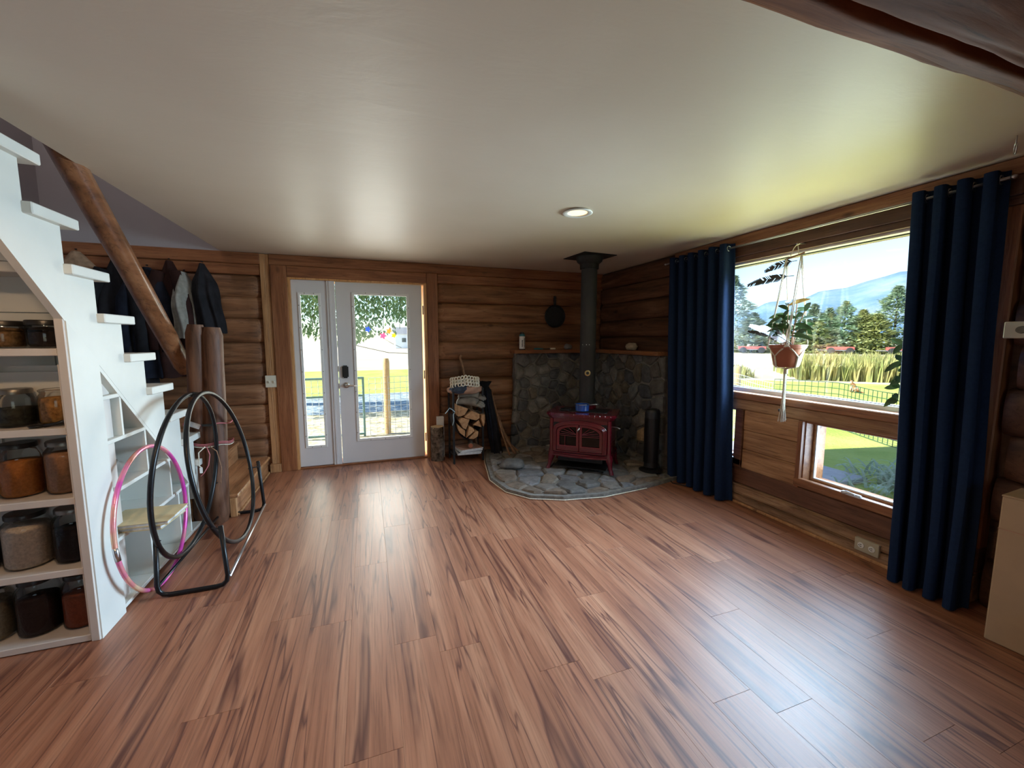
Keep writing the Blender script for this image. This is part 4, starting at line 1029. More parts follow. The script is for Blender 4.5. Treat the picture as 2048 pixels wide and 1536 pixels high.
jar('jar of fine tan grain with a grey metal lid', -1.352, SZ[2], 0.073, 0.245, 0.055, (0.40, 0.21, 0.11), 0.97, 'lid_grey')
jar('jar of orange split peas with a dark lid', -1.512, SZ[2], 0.073, 0.245, 0.055, (0.50, 0.19, 0.05), 0.82, 'lid_dark')
jar('jar of green lentils beyond the orange split peas', -1.672, SZ[2], 0.073, 0.242, 0.055, (0.20, 0.18, 0.08), 0.85, 'lid_dark')
jar('open glass jar packed with golden dried flowers', -1.355, SZ[3], 0.066, 0.165, 0.056, (0.38, 0.19, 0.055), 0.98, None, lumpy=1)
jar('glass jar half full of dark grey seeds', -1.500, SZ[3], 0.066, 0.17, 0.050, (0.05, 0.048, 0.035), 0.62, 'lid_grey', lumpy=1)
jar('glass jar of red dried peppers on the pantry shelf', -1.640, SZ[3], 0.064, 0.165, 0.050, (0.42, 0.09, 0.04), 0.6, 'lid_grey', lumpy=1)
jar('squat jar with dark filling on the top pantry shelf', -1.365, SZ[4], 0.066, 0.125, 0.060, (0.02, 0.014, 0.013), 0.95, 'lid_dark')
jar('squat jar of brown dried mushrooms on the top pantry shelf', -1.505, SZ[4], 0.064, 0.12, 0.058, (0.22, 0.13, 0.06), 0.95, 'lid_dark', lumpy=1)
# dark spoon on the shelf
sp_ = thing('serving_spoon', 'dark spoon lying in front of the dried flower jar', 'spoon', (-1.345, 2.365, SZ[3]))
MB().lathe([(0.0, 0.0), (0.020, 0.002), (0.028, 0.009), (0.020, 0.012), (0.0, 0.013)], 16, (-0.045, 0, 0)).build('bowl', M['blackplastic'], sp_, smooth=True)
MB().tube([(-0.02, 0, 0.008), (0.02, 0.004, 0.015), (0.065, 0.01, 0.030)], [0.008, 0.007, 0.008], 8).build('handle', M['blackplastic'], sp_, smooth=True)
# grey cloth cap and books in the cubbies
def lump(name, label, cat, loc, s, mat, seed, amp=0.25, rot=0):
    bm = bmesh.new(); bmesh.ops.create_icosphere(bm, subdivisions=4, radius=1)
    for v in bm.verts:
        k_ = 1 + amp * nz(v.co.x * 1.6 + seed, v.co.y * 1.6, v.co.z * 1.6) + amp * 0.5 * abs(nz(v.co.x * 4, v.co.y * 3 + seed, v.co.z * 3))
        v.co = Vector((v.co.x * s[0] * k_, v.co.y * s[1] * k_, max(v.co.z, -0.6) * s[2] * k_))
    zm = min(v.co.z for v in bm.verts)
    for v in bm.verts: v.co.z -= zm
    me = bpy.data.meshes.new(name); bm.to_mesh(me); bm.free(); me.materials.append(mat)
    for p in me.polygons: p.use_smooth = True
    o = bpy.data.objects.new(name, me); C.objects.link(o); o.location = loc; o.rotation_euler = (0, 0, rot)
    return tag(o, label, cat) if label else o
lump('cloth_bag', 'crumpled grey cloth bag in a white stair cubby', 'bag', (-1.40, 2.70, 0.645), (0.11, 0.13, 0.085), M['grey_cloth'], 4, 0.35)
for i, (dx, dy, hh) in enumerate(((0, 0, 0.022), (0.02, -0.01, 0.020))):
    z0 = 0.396 + i * 0.0225
    bk = thing('large_book', ('upper' if i else 'lower') + ' of two large yellowed books sticking out of the stair cubby', 'book', (-1.215 + dx, 2.735 + dy, z0), R(-6 + 5 * i), 'books in the stair cubby')
    MB().box(-0.15, 0.15, -0.125, 0.125, 0.0, 0.003).build('cover', M['oldpaper'], bk)
    MB().box(-0.145, 0.146, -0.12, 0.12, 0.003, hh - 0.003).build('pages', M['paper'], bk)
    MB().box(-0.15, 0.15, -0.125, 0.125, hh - 0.003, hh).build('cover', M['oldpaper'], bk)

# landing and the two wood steps
LD = thing('landing_steps', 'low wood steps leading up to a small landing by the log wall', 'steps', (-1.6, 4.2, 0))
sub(MB().box(-1.30, -1.035, 3.70, 4.80, 0.0, 0.155).build('step_box', M['steptread'], bevel=0.003), LD)
sub(MB().box(-1.30, -1.015, 3.68, 4.80, 0.155, 0.182).build('tread', M['steptread'], bevel=0.005), LD)
sub(MB().box(-1.034, -1.012, 3.69, 4.80, 0.157, 0.180).build('nosing', M['batten'], bevel=0.004), LD)
sub(MB().box(-1.036, -1.02, 3.69, 4.80, 0.0, 0.018).build('shoe_trim', M['batten'], bevel=0.003), LD)
sub(MB().box(-1.075, -1.03, 3.672, 3.70, 0.0, 0.155).build('end_stile', M['batten'], bevel=0.003), LD)
sub(MB().box(-2.63, -1.30, 3.62, 4.80, 0.0, 0.335).build('landing_box', M['steptread'], bevel=0.003), LD)
sub(MB().box(-2.63, -1.28, 3.60, 4.80, 0.335, 0.362).build('landing_deck', M['steptread'], bevel=0.005), LD)
# double log newel
def pole(pts, r, seed, n=20, flat=None):
    m = MB(); P_ = [Vector(p) for p in pts]; L = (P_[1] - P_[0]).length; t = (P_[1] - P_[0]).normalized()
    a_ = Vector((1, 0, 0)) if abs(t.x) < 0.8 else Vector((0, 0, 1)); u = t.cross(a_).normalized(); w = t.cross(u); rows = []
    N = 24
    for i in range(N + 1):
        s = i / N; row = []
        for j in range(n):
            a = 2 * math.pi * j / n
            rr = r * (1 - 0.05 * abs(math.sin(3 * a + 2 * nz(s * 2, seed))) ** 6 + 0.06 * nz(s * L * 2, math.cos(a) + seed, math.sin(a)) + 0.03 * nz(s * L * 7, math.cos(a) * 3, math.sin(a) * 3 + seed))
            rr *= (1 - 0.25 * max(0, (s - 0.96) / 0.04) ** 2) * (1 - 0.2 * max(0, (0.03 - s) / 0.03) ** 2)
            row.append(P_[0] + t * (s * L) + u * (rr * math.cos(a)) + w * (rr * math.sin(a)))
        row.append(row[0]); rows.append(row)
    m.sheet(rows); m.add(rows[0][:-1], [tuple(range(n))]); m.add(rows[-1][:-1], [tuple(range(n))])
    return m
NW = thing('newel_post', 'pair of brown peeled half logs standing as a newel post', 'post', (-1.16, 3.655, 0))
sub(pole([(-1.245, 3.645, 0.0), (-1.195, 3.645, 1.52)], 0.062, 2.0).build('half_log', M['post'], smooth='auto'), NW)
sub(pole([(-1.135, 3.625, 0.0), (-1.095, 3.655, 1.50)], 0.070, 6.0).build('half_log', M['post'], smooth='auto'), NW)
RL = tag(pole([(-1.345, 3.84, 1.17), (-1.375, 2.62, 2.44)], 0.060, 11.0).build('stair_rail', M['rail'], smooth='auto'), 'slanting peeled log rail from the newel post up to the ceiling edge', 'railing')
# cords and tags tied on the post
cd = thing('tied_cords', 'cords and string lights tied round the log newel post', 'cord', (-1.16, 3.655, 0.6))
def wrap(z_, r0, n=28, wob=0.006):
    return [(-1.165 + (0.155 + wob * math.sin(3 * a)) * math.cos(a) * r0, 3.64 + 0.09 * math.sin(a) * r0, z_ + wob * math.sin(5 * a)) for a in [2 * math.pi * q / n for q in range(n)]]
sub(MB().tube(wrap(0.78, 1.0), 0.004, 6, closed=True).build('cord_loop', M['pinkcord']), cd)
for z_ in (0.615, 0.627, 0.638):
    sub(MB().tube(wrap(z_, 1.0), 0.003, 6, closed=True).build('cord_loop', M['rope'] if z_ < .62 else M['pinkcord']), cd)
sub(MB().tube([(-1.16, 3.53, 0.62), (-1.20, 3.525, 0.58), (-1.205, 3.53, 0.48), (-1.19, 3.535, 0.46)], 0.004, 6).build('hanging_cord', M['rope'], smooth=True), cd)
sub(MB().tube([(-1.15, 3.53, 0.62), (-1.13, 3.52, 0.56), (-1.145, 3.525, 0.48), (-1.18, 3.53, 0.42), (-1.20, 3.53, 0.40)], 0.003, 6).build('hanging_cord', M['pinkcord'], smooth=True), cd)
sub(MB().tube([(-1.14, 3.53, 0.63), (-1.09, 3.535, 0.58), (-1.07, 3.54, 0.45), (-1.08, 3.54, 0.33), (-1.10, 3.535, 0.35)], 0.003, 6).build('hanging_cord', M['stick'], smooth=True), cd)
sub(MB().box(-0.035, 0.035, -0.002, 0.002, -0.018, 0.018).build('tag', M['paper'], loc=(-1.215, 3.535, 0.785), rot=(0.0, R(25), 0)), cd)
sub(MB().box(-0.008, 0.008, -0.006, 0.006, -0.02, 0.02).build('plug', M['whiteplastic'], loc=(-1.195, 3.53, 0.445)), cd)
sub(MB().box(-0.04, 0.04, -0.007, 0.007, -0.008, 0.008).build('buckle', M['blackplastic'], loc=(-1.13, 3.53, 0.782)), cd)

# black ring frame
RF = thing('hoop_frame', 'black tubular stand with two big leaning hoops beside the stairs', 'stand', (-0.97, 3.12, 0))
def ringpts(c, r, t, n=72):
    up = Vector((-math.sin(t), 0, math.cos(t))); yv = Vector((0, 1, 0)); c = Vector(c)
    return [c + up * (r * math.sin(a)) + yv * (r * math.cos(a)) for a in [2 * math.pi * q / n for q in range(n)]]
sub(MB().tube(ringpts((-1.10, 3.06, 0.566), 0.50, R(-4)), 0.0135, 10, closed=True).build('hoop', M['blackpaint'], smooth=True), RF)
sub(MB().tube(ringpts((-0.927, 3.13, 0.572), 0.50, R(10.4)), 0.0135, 10, closed=True).build('hoop', M['blackpaint'], smooth=True), RF)
def ufoot(xa, xb, y_, ha, hb_, dxa, dxb, dy):
    p = [(xa + dxa, y_ + dy, ha)]
    p += [(xa, y_, 0.075), (xa + 0.006, y_, 0.04), (xa + 0.025, y_, 0.02), (xa + 0.055, y_, 0.0135)]
    p += [(xb - 0.055, y_, 0.0135), (xb - 0.025, y_, 0.02), (xb - 0.006, y_, 0.04), (xb, y_, 0.075), (xb + dxb, y_ + dy, hb_)]
    return p
sub(MB().tube(ufoot(-1.128, -0.80, 2.61, 0.335, 0.35, -0.004, -0.030, 0.045), 0.0125, 10).build('foot', M['blackpaint'], smooth=True), RF)
sub(MB().tube(ufoot(-1.12, -0.85, 3.72, 0.34, 0.45, 0.005, 0.0, -0.095), 0.0125, 10).build('foot', M['blackpaint'], smooth=True), RF)
sub(MB().tube([(-0.792, 2.612, 0.06), (-0.842, 3.718, 0.06)], 0.008, 8).build('cross_bar', M['steel'], smooth=True), RF)
sub(MB().tube([(-1.133, 2.612, 0.06), (-1.123, 3.718, 0.06)], 0.008, 8).build('cross_bar', M['blackpaint'], smooth=True), RF)
for (pa, pb) in (((-0.825, 2.652, 0.33), (-0.90, 2.690, 0.335)), ((-1.145, 2.655, 0.32), (-1.10, 2.625, 0.32)), ((-0.835, 3.63, 0.41), (-0.915, 3.60, 0.405)), ((-1.10, 3.60, 0.33), (-1.13, 3.50, 0.33))):
    sub(MB().tube([pa, pb], 0.004, 6).build('bolt', M['blackiron']), RF)
sub(MB().tube([(-1.075, 3.06, 1.063), (-1.055, 3.09, 1.07), (-1.02, 3.12, 1.062), (-1.04, 3.09, 1.05)], 0.010, 8, closed=True).build('clamp', M['blackplastic'], smooth=True), RF)
# pink hula hoop
m, nt, b = new_mat('iridescent_pink_tape')
mp, _ = coords(nt, (1, 1, 1), False); n_ = noise_node(nt, mp, 3.5, 3)
r_ = ramp(nt, [(0.30, (0.50, 0.02, 0.42)), (0.45, (0.75, 0.10, 0.42)), (0.58, (0.85, 0.35, 0.30)), (0.72, (0.85, 0.80, 0.45))]); nt.links.new(n_.outputs[0], r_.inputs[0])
nt.links.new(r_.outputs[0], b.inputs['Base Color']); b.inputs['Roughness'].default_value = 0.2; b.inputs['Metallic'].default_value = 0.35
HH = thing('hula_hoop', 'pink and yellow iridescent hula hoop leaning on the white stair cubbies', 'hula hoop', (-1.183, 2.793, 0))
pts_ = ringpts((-1.183, 2.793, 0.408), 0.396, R(2.85))
sub(MB().tube(pts_, 0.0115, 10, closed=True).build('hoop', m, smooth=True), HH)
sub(MB().tube([pts_[q] for q in (36, 37, 38)], 0.0125, 10).build('connector', M['steel'], smooth=True), HH)

# ------------------------------------------------------------------ coats on the back wall
def coat(label, cat, x_, ztop, zbot, wtop, wbot, depth, mat, seed, lean=0.0, sleeve=True, name='coat', y_=4.83):
    t = thing(name, label, cat, (x_, y_, zbot), 0, 'coats hung on the log wall')
    N = 26; n = 34; rows = []
    for i in range(N + 1):
        f = i / N; z = ztop - (ztop - zbot) * f
        w = wtop + (wbot - wtop) * (f ** 0.55); w *= min(1, 0.22 + 3.0 * f)
        d = depth * min(1, 0.35 + 1.6 * f) * (1 - 0.15 * f)
        row = []
        for j in range(n + 1):
            a = math.pi * j / n
            fold = 1 + 0.20 * math.sin(a * (5 + seed % 3) + seed + 1.5 * f) * min(1, f * 2) + 0.16 * nz(a * 1.7 + seed, f * 3)
            row.append((math.cos(a) * w * 0.5 * (1 + 0.10 * nz(f * 4, seed, a)) + lean * f, -math.sin(a) ** 0.8 * d * fold - 0.002, z - zbot + 0.03 * nz(a * 2, seed) * f))
        rows.append(row)
    m = MB(); m.sheet(rows)
    bk = [[(r_[0][0], 0.0, r_[0][2]), (r_[-1][0], 0.0, r_[-1][2])] for r_ in rows]
    m.sheet([[r_[0] for r_ in rows], [q[0] for q in bk]]); m.sheet([[r_[-1] for r_ in rows], [q[1] for q in bk]]); m.sheet(bk)
    m.build('body', mat, t, smooth=True)
    if sleeve:
        for sg in (-1, 1):
            p = [(sg * wtop * 0.30, -depth * 0.5, (ztop - zbot) * 0.90), (sg * wtop * 0.55 + lean * .2, -depth * 0.75, (ztop - zbot) * 0.70), (sg * wtop * 0.62 + lean * .45, -depth * 0.9, (ztop - zbot) * 0.45), (sg * wtop * 0.58 + lean * .6, -depth * 0.85, (ztop - zbot) * 0.24)]
            MB().tube(p, [0.05, 0.062, 0.055, 0.045], 12).build('sleeve', mat, t, smooth=True)
    MB().tube([(0, -0.02, ztop - zbot + 0.02), (0, 0.03, ztop - zbot + 0.03)], 0.006, 6).build('hanging_loop', M['blackiron'], t)
    return t
coat('tan knitted shawl bunched over the first coat hook', 'shawl', -2.42, 2.19, 1.62, 0.26, 0.34, 0.13, M['tan_cloth'], 3, 0, False, 'shawl')
coat('long black coat hanging between the tan shawl and the slanting rail', 'coat', -2.13, 2.16, 0.95, 0.30, 0.46, 0.17, M['black_cloth'], 5)
coat('dark navy jacket hanging behind the slanting rail', 'jacket', -1.92, 2.08, 1.05, 0.26, 0.36, 0.16, M['navy_cloth'], 7, name='jacket')
coat('dark maroon coat hanging beside the grey shirt', 'coat', -1.745, 2.15, 1.05, 0.22, 0.38, 0.15, M['maroon_cloth'], 9, 0.02)
coat('light grey cotton shirt bunched on a hook', 'shirt', -1.635, 2.05, 1.42, 0.15, 0.20, 0.24, M['grey_cloth'], 12, 0.02, False, 'shirt')
coat('black hooded jacket hanging nearest the newel post', 'jacket', -1.485, 2.14, 1.47, 0.15, 0.24, 0.17, M['charcoal_cloth'], 14, 0.05, False, 'jacket')

# ------------------------------------------------------------------ firewood rack and what is on it
WR = thing('firewood_rack', 'black metal firewood rack with sling beside the door', 'rack', (1.06, 4.60, 0))
RM = Matrix.Translation((0, 0, 0))
for (x_, y_) in ((-0.175, -0.13), (0.175, -0.09), (-0.175, 0.14), (0.175, 0.16)):
    MB().box(x_ - 0.011, x_ + 0.011, y_ - 0.011, y_ + 0.011, 0.0, 0.86).build('upright', M['blackiron'], WR, bevel=0.003)
for z_ in (0.845, 0.10):
    for (a, b_) in (((-0.175, -0.13), (-0.175, 0.14)), ((0.175, -0.09), (0.175, 0.16))):
        MB().tube([(a[0], a[1], z_), (b_[0], b_[1], z_)], 0.008, 8).build('side_rail', M['blackiron'], WR)
sl = []
for y_ in (-0.115, 0.13):
    sl.append([(0.17 * math.cos(a), y_, 0.56 + 0.285 * math.sin(a)) for a in [math.pi + math.pi * q / 18 for q in range(19)]])
sl2 = [[(x_ * 1.03, y_, z_ - 0.006) for (x_, y_, z_) in r_] for r_ in sl]
MB().sheet(sl).sheet(sl2).sheet([sl[0], sl2[0]]).sheet([sl[1], sl2[1]]).build('sling', M['blackiron'], WR, smooth='auto')
MB().box(-0.165, 0.165, -0.085, 0.135, 0.088, 0.096).build('lower_shelf', M['blackiron'], WR)
zx = lambda u, v: (0.7255 + u * 0.000838 - 1.06, 1.207 - v * 0.00083)
polys = [[(245, 640), (385, 690), (340, 770), (280, 790), (245, 790)], [(335, 790), (430, 722), (540, 770), (540, 828), (490, 856), (330, 806)],
         [(552, 782), (606, 778), (598, 900), (583, 946), (550, 840)], [(455, 920), (535, 852), (580, 962)], [(248, 842), (290, 808), (398, 836), (346, 972), (303, 950)],
         [(348, 1085), (387, 928), (448, 960), (460, 998), (370, 1066)], [(236, 895), (300, 957), (343, 986), (338, 1076), (272, 1018), (244, 960)], [(382, 1103), (470, 1012), (518, 1012), (508, 1083), (450, 1112)]]
nm = ['wedge of split firewood at the back corner of the pile', 'broad split log lying across the top of the pile', 'narrow split log by the right upright', 'small three sided piece of split firewood', 'big square split log at the left of the pile', 'tall wedge of split firewood in the middle', 'split log leaning on the sling at the left', 'rounded split log resting in the sling bottom']
for i, pg in enumerate(polys):
    pg2 = [zx(*p) for p in pg]; cx_ = sum(p[0] for p in pg2) / len(pg2); cz_ = sum(p[1] for p in pg2) / len(pg2)
    t = thing('firewood_log', nm[i], 'firewood', (1.06 + cx_, 4.60, cz_), R(rnd.uniform(-2, 2)), 'split firewood in the rack')
    P_ = [(p[0] - cx_, p[1] - cz_) for p in pg2]
    MB().prism(P_, lambda u, v, d: (u, d, v), -0.165 - 0.015 * (i % 3), 0.12).build('wood', M['firewood'], t, bevel=0.003)
    # a strip of bark along one side
    a, b_ = P_[0], P_[1]
    L = math.hypot(b_[0] - a[0], b_[1] - a[1]); nx_, nz_ = (b_[1] - a[1]) / L, -(b_[0] - a[0]) / L
    if nx_ * (a[0] + b_[0]) + nz_ * (a[1] + b_[1]) < 0: nx_, nz_ = -nx_, -nz_
    MB().prism([a, b_, (b_[0] + nx_ * .004, b_[1] + nz_ * .004), (a[0] + nx_ * .004, a[1] + nz_ * .004)], lambda u, v, d: (u, d, v), -0.14, 0.115).build('bark', M['bark'], t)
# suede gloves, box, mat on top
def glove(label, loc, rz, seed):
    t = thing('work_glove', label, 'glove', loc, rz, 'work gloves on the firewood')
    t.rotation_euler = (R(14), R(7), rz); t.scale = (1.12, 1.12, 1.12)
    rows = []
    for i in range(13):
        f = i / 12; x_ = -0.14 + 0.20 * f; w = 0.066 - 0.012 * math.sin(f * 3) ; hh = 0.024 + 0.016 * math.sin(f * 2.6)
        rows.append([(x_, w * math.cos(a), hh * (1 + math.sin(a)) * (1 + 0.2 * nz(f * 4 + seed, a))) for a in [2 * math.pi * q / 18 for q in range(19)]])
    m = MB(); m.sheet(rows); m.add(rows[0][:-1], [tuple(range(18))]); m.add(rows[-1][:-1], [tuple(range(18))])
    m.build('palm', M['suede'], t, smooth=True)
    for q in range(4):
        y_ = -0.042 + 0.028 * q; l_ = 0.075 + 0.015 * math.sin(q * 1.3)
        MB().tube([(0.05, y_, 0.024), (0.05 + l_ * .5, y_ * 1.1, 0.026), (0.05 + l_, y_ * 1.15, 0.012)], [0.016, 0.015, 0.011], 10).build('finger', M['suede'], t, smooth=True)
    MB().tube([(-0.03, 0.05, 0.024), (0.01, 0.085, 0.022), (0.045, 0.095, 0.014)], [0.017, 0.016, 0.012], 10).build('thumb', M['suede'], t, smooth=True)
    MB().tube([(-0.142, 0.064 * math.cos(a), 0.026 * (1 + math.sin(a))) for a in [2 * math.pi * q / 18 for q in range(18)]], 0.005, 6, closed=True).build('cuff', M['rope'], t)
    return t
glove('grey suede work glove draped over the split firewood', (1.10, 4.49, 0.665), R(-28), 1)
glove('grey suede work glove tucked beneath the brown paper bag', (1.13, 4.56, 0.735), R(-20), 5)
bx = thing('paper_bag', 'folded brown and navy bag on the firewood rack under the cream mat', 'bag', (1.04, 4.57, 0.79))
m = lump('bag_body', None, None, (0, 0, 0), (0.19, 0.13, 0.075), M['brownpaper'], 8, 0.18); m.parent = bx
m = lump('bag_panel', None, None, (-0.06, -0.05, 0.015), (0.12, 0.10, 0.065), M['denim'], 15, 0.2); m.parent = bx
wm = thing('woven_mat', 'cream knotted rope mat on top of the firewood rack', 'mat', (1.03, 4.56, 0.90))
for q in range(11):
    for s_ in range(3):
        a = -1.2 + 2.4 * q / 10
        MB().tube([(0.16 * math.sin(a) + 0.017 * math.cos(R(t_)), -0.02 - 0.10 * math.cos(a) * (1 - 0.18 * s_), 0.02 + 0.034 * s_ + 0.022 * math.sin(R(t_)) - 0.03 * abs(math.sin(a))) for t_ in range(0, 360, 40)], 0.008, 6, closed=True).build('knot', M['rope'], wm, smooth=True)
m = lump('mat_body', None, None, (0, 0.01, -0.01), (0.13, 0.07, 0.045), M['rope'], 3, 0.1); m.parent = wm
# magazines and a kindling log on the lower shelf
for i in range(4):
    t = thing('magazine', ['newspaper at the bottom of the rack stack', 'second magazine up in the rack stack', 'third magazine up in the rack stack', 'topmost magazine of the rack stack'][i], 'magazine', (1.07, 4.61, 0.0965 + 0.0165 * i), R(-3 + 5 * i), 'paper stack on the rack shelf')
    MB().box(-0.135, 0.135, -0.15, 0.09, 0.0, 0.013).build('pages', M['paper'], t)
    MB().box(-0.136, 0.136, -0.151, 0.091, 0.013, 0.0155).build('cover', [M['paper'], M['denim'], M['paper'], M['brownpaper']][i], t)
kl = thing('kindling_log', 'short grey log with an orange cut end on the magazines', 'firewood', (1.10, 4.57, 0.196), R(-12))
MB().tube([(0, -0.10, 0), (0, 0.08, 0.0)], 0.032, 14).build('wood', M['bark'], kl, smooth='auto')
MB().tube([(0, -0.104, 0), (0, -0.0995, 0)], 0.026, 14).build('cut_face', M['terracotta'], kl)
# blue string
bs = tag(MB().tube([(0.90, 4.46, 0.60), (0.87, 4.45, 0.63), (0.84, 4.46, 0.65), (0.82, 4.47, 0.62), (0.79, 4.46, 0.59)], 0.005, 6).build('blue_string', M['greencord'], smooth=True), 'loose pale blue string hanging off the firewood rack', 'string')
tag(MB().tube([(0.895, 4.465, 0.60), (0.88, 4.455, 0.57), (0.885, 4.46, 0.50), (0.87, 4.46, 0.45)], 0.004, 6).build('blue_string', M['greencord'], smooth=True), 'second pale string dangling down the rack upright', 'string')
# bark covered log standing on end
lg = thing('standing_log', 'bark covered log standing on end between door and firewood rack', 'log', (0.735, 4.70, 0))
m = MB(); rows = []
for i in range(15):
    z_ = 0.40 * i / 14
    rows.append([((0.074 + 0.010 * nz(z_ * 12, a * 2.0, 1.0) + 0.005 * nz(z_ * 40, a * 6)) * math.cos(a), (0.074 + 0.010 * nz(z_ * 12, a * 2.0, 1.0)) * math.sin(a), z_) for a in [2 * math.pi * q / 30 for q in range(30)]])
for r__ in rows: r__.append(r__[0])
m.sheet(rows).build('bark', M['bark'], lg, smooth=True)
MB().prism([(p[0] * 0.98, p[1] * 0.98) for p in rows[-1][:-1]], lambda u, v, d: (u, v, d), 0.385, 0.402).build('cut_top', M['cutend'], lg)
pb = thing('white_box', 'plain white box on the floor behind the standing log', 'box', (0.80, 4.80, 0))
MB().box(-0.055, 0.03, -0.025, 0.02, 0.0, 0.50).build('carton', M['whiteplastic'], pb, bevel=0.004)
MB().box(-0.056, 0.031, -0.026, 0.021, 0.47, 0.475).build('lid_line', M['paper'], pb)
# black bag leaning, and sticks
bg = thing('folded_chair_bag', 'long black cloth carry bag leaning beside the firewood rack', 'bag', (1.36, 4.62, 0.0))
rows = []
for i in range(17):
    f = i / 16; z_ = 0.004 + 0.90 * f; cx_ = 0.075 - 0.115 * f; w = 0.075 - 0.015 * f + (0.03 if i == 16 else 0) - (0.02 if i == 15 else 0)
    rows.append([(cx_ + w * math.cos(a) * (1 + 0.16 * nz(f * 4, a * 1.5, 2)), (-0.06 + 0.17 * f) + w * 0.8 * math.sin(a) * (1 + 0.2 * math.sin(4 * a + f)), z_ + (0.03 * nz(a * 2, 7) if i == 16 else 0)) for a in [2 * math.pi * q / 24 for q in range(25)]])
m = MB(); m.sheet(rows); m.add(rows[0][:-1], [tuple(range(24))]); m.add(rows[-1][:-1], [tuple(range(24))])
m.build('bag', M['black_cloth'], bg, smooth=True)
MB().tube([(0.02, -0.13, 0.02), (-0.01, -0.08, 0.35), (-0.05, -0.01, 0.80)], 0.010, 8).build('strap', M['navy_cloth'], bg, smooth=True)
MB().tube([(0.095, -0.13, 0.004), (0.09, -0.125, 0.09)], 0.012, 8).build('leg_tip', M['steel'], bg)
def stick(label, pts, r):
    return tag(MB().tube(pts, r, 8).build('walking_stick', M['stick'], smooth=True), label, 'stick', 'sticks leaning on the logs')
stick('crooked stick with a pale knob leaning behind the cream mat', [(1.22, 4.68, 0.03), (1.16, 4.76, 0.60), (1.07, 4.80, 1.08), (1.04, 4.80, 1.20), (1.055, 4.79, 1.225)], [0.014, 0.014, 0.013, 0.013, 0.017])
stick('bent stick leaning between black bag and stonework', [(1.62, 4.45, 0.058), (1.55, 4.56, 0.20), (1.47, 4.68, 0.45), (1.42, 4.80, 0.80)], [0.02, 0.015, 0.013, 0.010])
stick('thin stick leaning close against the black bag', [(1.53, 4.40, 0.058), (1.49, 4.58, 0.30), (1.44, 4.78, 0.70)], [0.012, 0.011, 0.008])
stick('forked stick with its foot on the hearth stones', [(1.68, 4.52, 0.062), (1.60, 4.58, 0.14), (1.53, 4.66, 0.32), (1.49, 4.72, 0.5)], [0.016, 0.013, 0.010, 0.007])

# ------------------------------------------------------------------ cardboard boxes at the near right
def carton(label, loc, rz, sx, sy, sz, tilt=0.0):
    t = thing('cardboard_box', label, 'box', loc, rz, None); t.rotation_euler = (tilt, 0, rz)
    MB().box(0, sx, 0, sy, 0, sz).build('carton', M['cardboard'], t, bevel=0.006)
    MB().box(-0.003, 0.0, 0.0, sy, sz * 0.78, sz * 0.785).build('crease', M['brownpaper'], t)
    MB().box(0.0, sx, -0.002, sy + 0.002, sz - 0.002, sz + 0.006).build('flap', M['cardboard'], t, bevel=0.002)
    return t
carton('tall plain cardboard box standing near the dark logs', (2.715, 0.80, 0.0), R(4), 0.21, 0.14, 0.70)
carton('low cardboard box in front of the tall one', (2.655, 0.46, 0.0), R(4), 0.26, 0.32, 0.19)

# ------------------------------------------------------------------ hanging plant
HP = thing('hanging_plant', 'potted plant in a white macrame hanger in front of the big window', 'plant', (2.885, 2.135, 0.80))
PX, PY = 2.885, 2.135
zr = 1.37
sub(MB().lathe([(0.0, 1.212), (0.074, 1.212), (0.082, 1.225), (0.108, 1.345), (0.116, 1.348), (0.117, 1.372), (0.110, 1.372), (0.102, 1.350), (0.0, 1.348)], 28, (PX, PY, 0)).build('pot', M['terracotta'], smooth='auto'), HP)
sub(MB().lathe([(0.0, 1.350), (0.103, 1.352), (0.0, 1.358)], 20, (PX, PY, 0)).build('soil', M['bark']), HP)
ztop = 1.99
sub(MB().tube([(PX, PY - 0.075, ztop + 0.02), (PX, PY + 0.065, ztop - 0.005)], 0.006, 8).build('hanger_stick', M['stick'], smooth=True), HP)
sub(MB().tube([(PX + 0.0, PY - 0.035, ztop + 0.01), (PX + 0.02, PY - 0.01, ztop + 0.08), (PX + 0.03, PY + 0.0, ztop + 0.10), (PX + 0.02, PY + 0.02, ztop + 0.07), (PX, PY + 0.03, ztop)], 0.003, 6).build('loop', M['rope'], smooth=True), HP)
sub(MB().tube([(2.992, PY, ztop + 0.105), (2.93, PY, ztop + 0.10), (2.91, PY, ztop + 0.09), (2.905, PY, ztop + 0.10)], 0.004, 6).build('screw_hook', M['steel'], smooth=True), HP)
for q in range(4):
    a = R(35 + 90 * q)
    for off in (-0.006, 0.006):
        ex, ey = PX + 0.119 * math.cos(a + off * 8), PY + 0.119 * math.sin(a + off * 8)
        ys = PY + (0.05 if math.sin(a) > 0 else -0.055)
        m_ = MB().tube([(PX + off, ys, ztop + 0.005), (PX + (ex - PX) * 0.3 + off, ys + (ey - ys) * 0.3, ztop - 0.19), (PX + (ex - PX) * 0.75, ys + (ey - ys) * 0.75, ztop - 0.46), (ex, ey, zr)], 0.004, 6)
        for sg in (-1, 1):
            am = a + sg * R(45); 
            m_.tube([(ex, ey, zr), (PX + 0.104 * math.cos(a + sg * R(25)), PY + 0.104 * math.sin(a + sg * R(25)), 1.325), (PX + 0.099 * math.cos(am), PY + 0.099 * math.sin(am), 1.288)], 0.0045, 6)
        sub(m_.build('macrame_cord', M['rope'], smooth=True), HP)
    am = a + R(45)
    sub(MB().tube([(PX + 0.099 * math.cos(am), PY + 0.099 * math.sin(am), 1.29), (PX + 0.082 * math.cos(am), PY + 0.082 * math.sin(am), 1.212), (PX + 0.03 * math.cos(am), PY + 0.03 * math.sin(am), 1.205), (PX, PY, 1.195)], 0.007, 6).build('macrame_cord', M['rope'], smooth=True), HP)
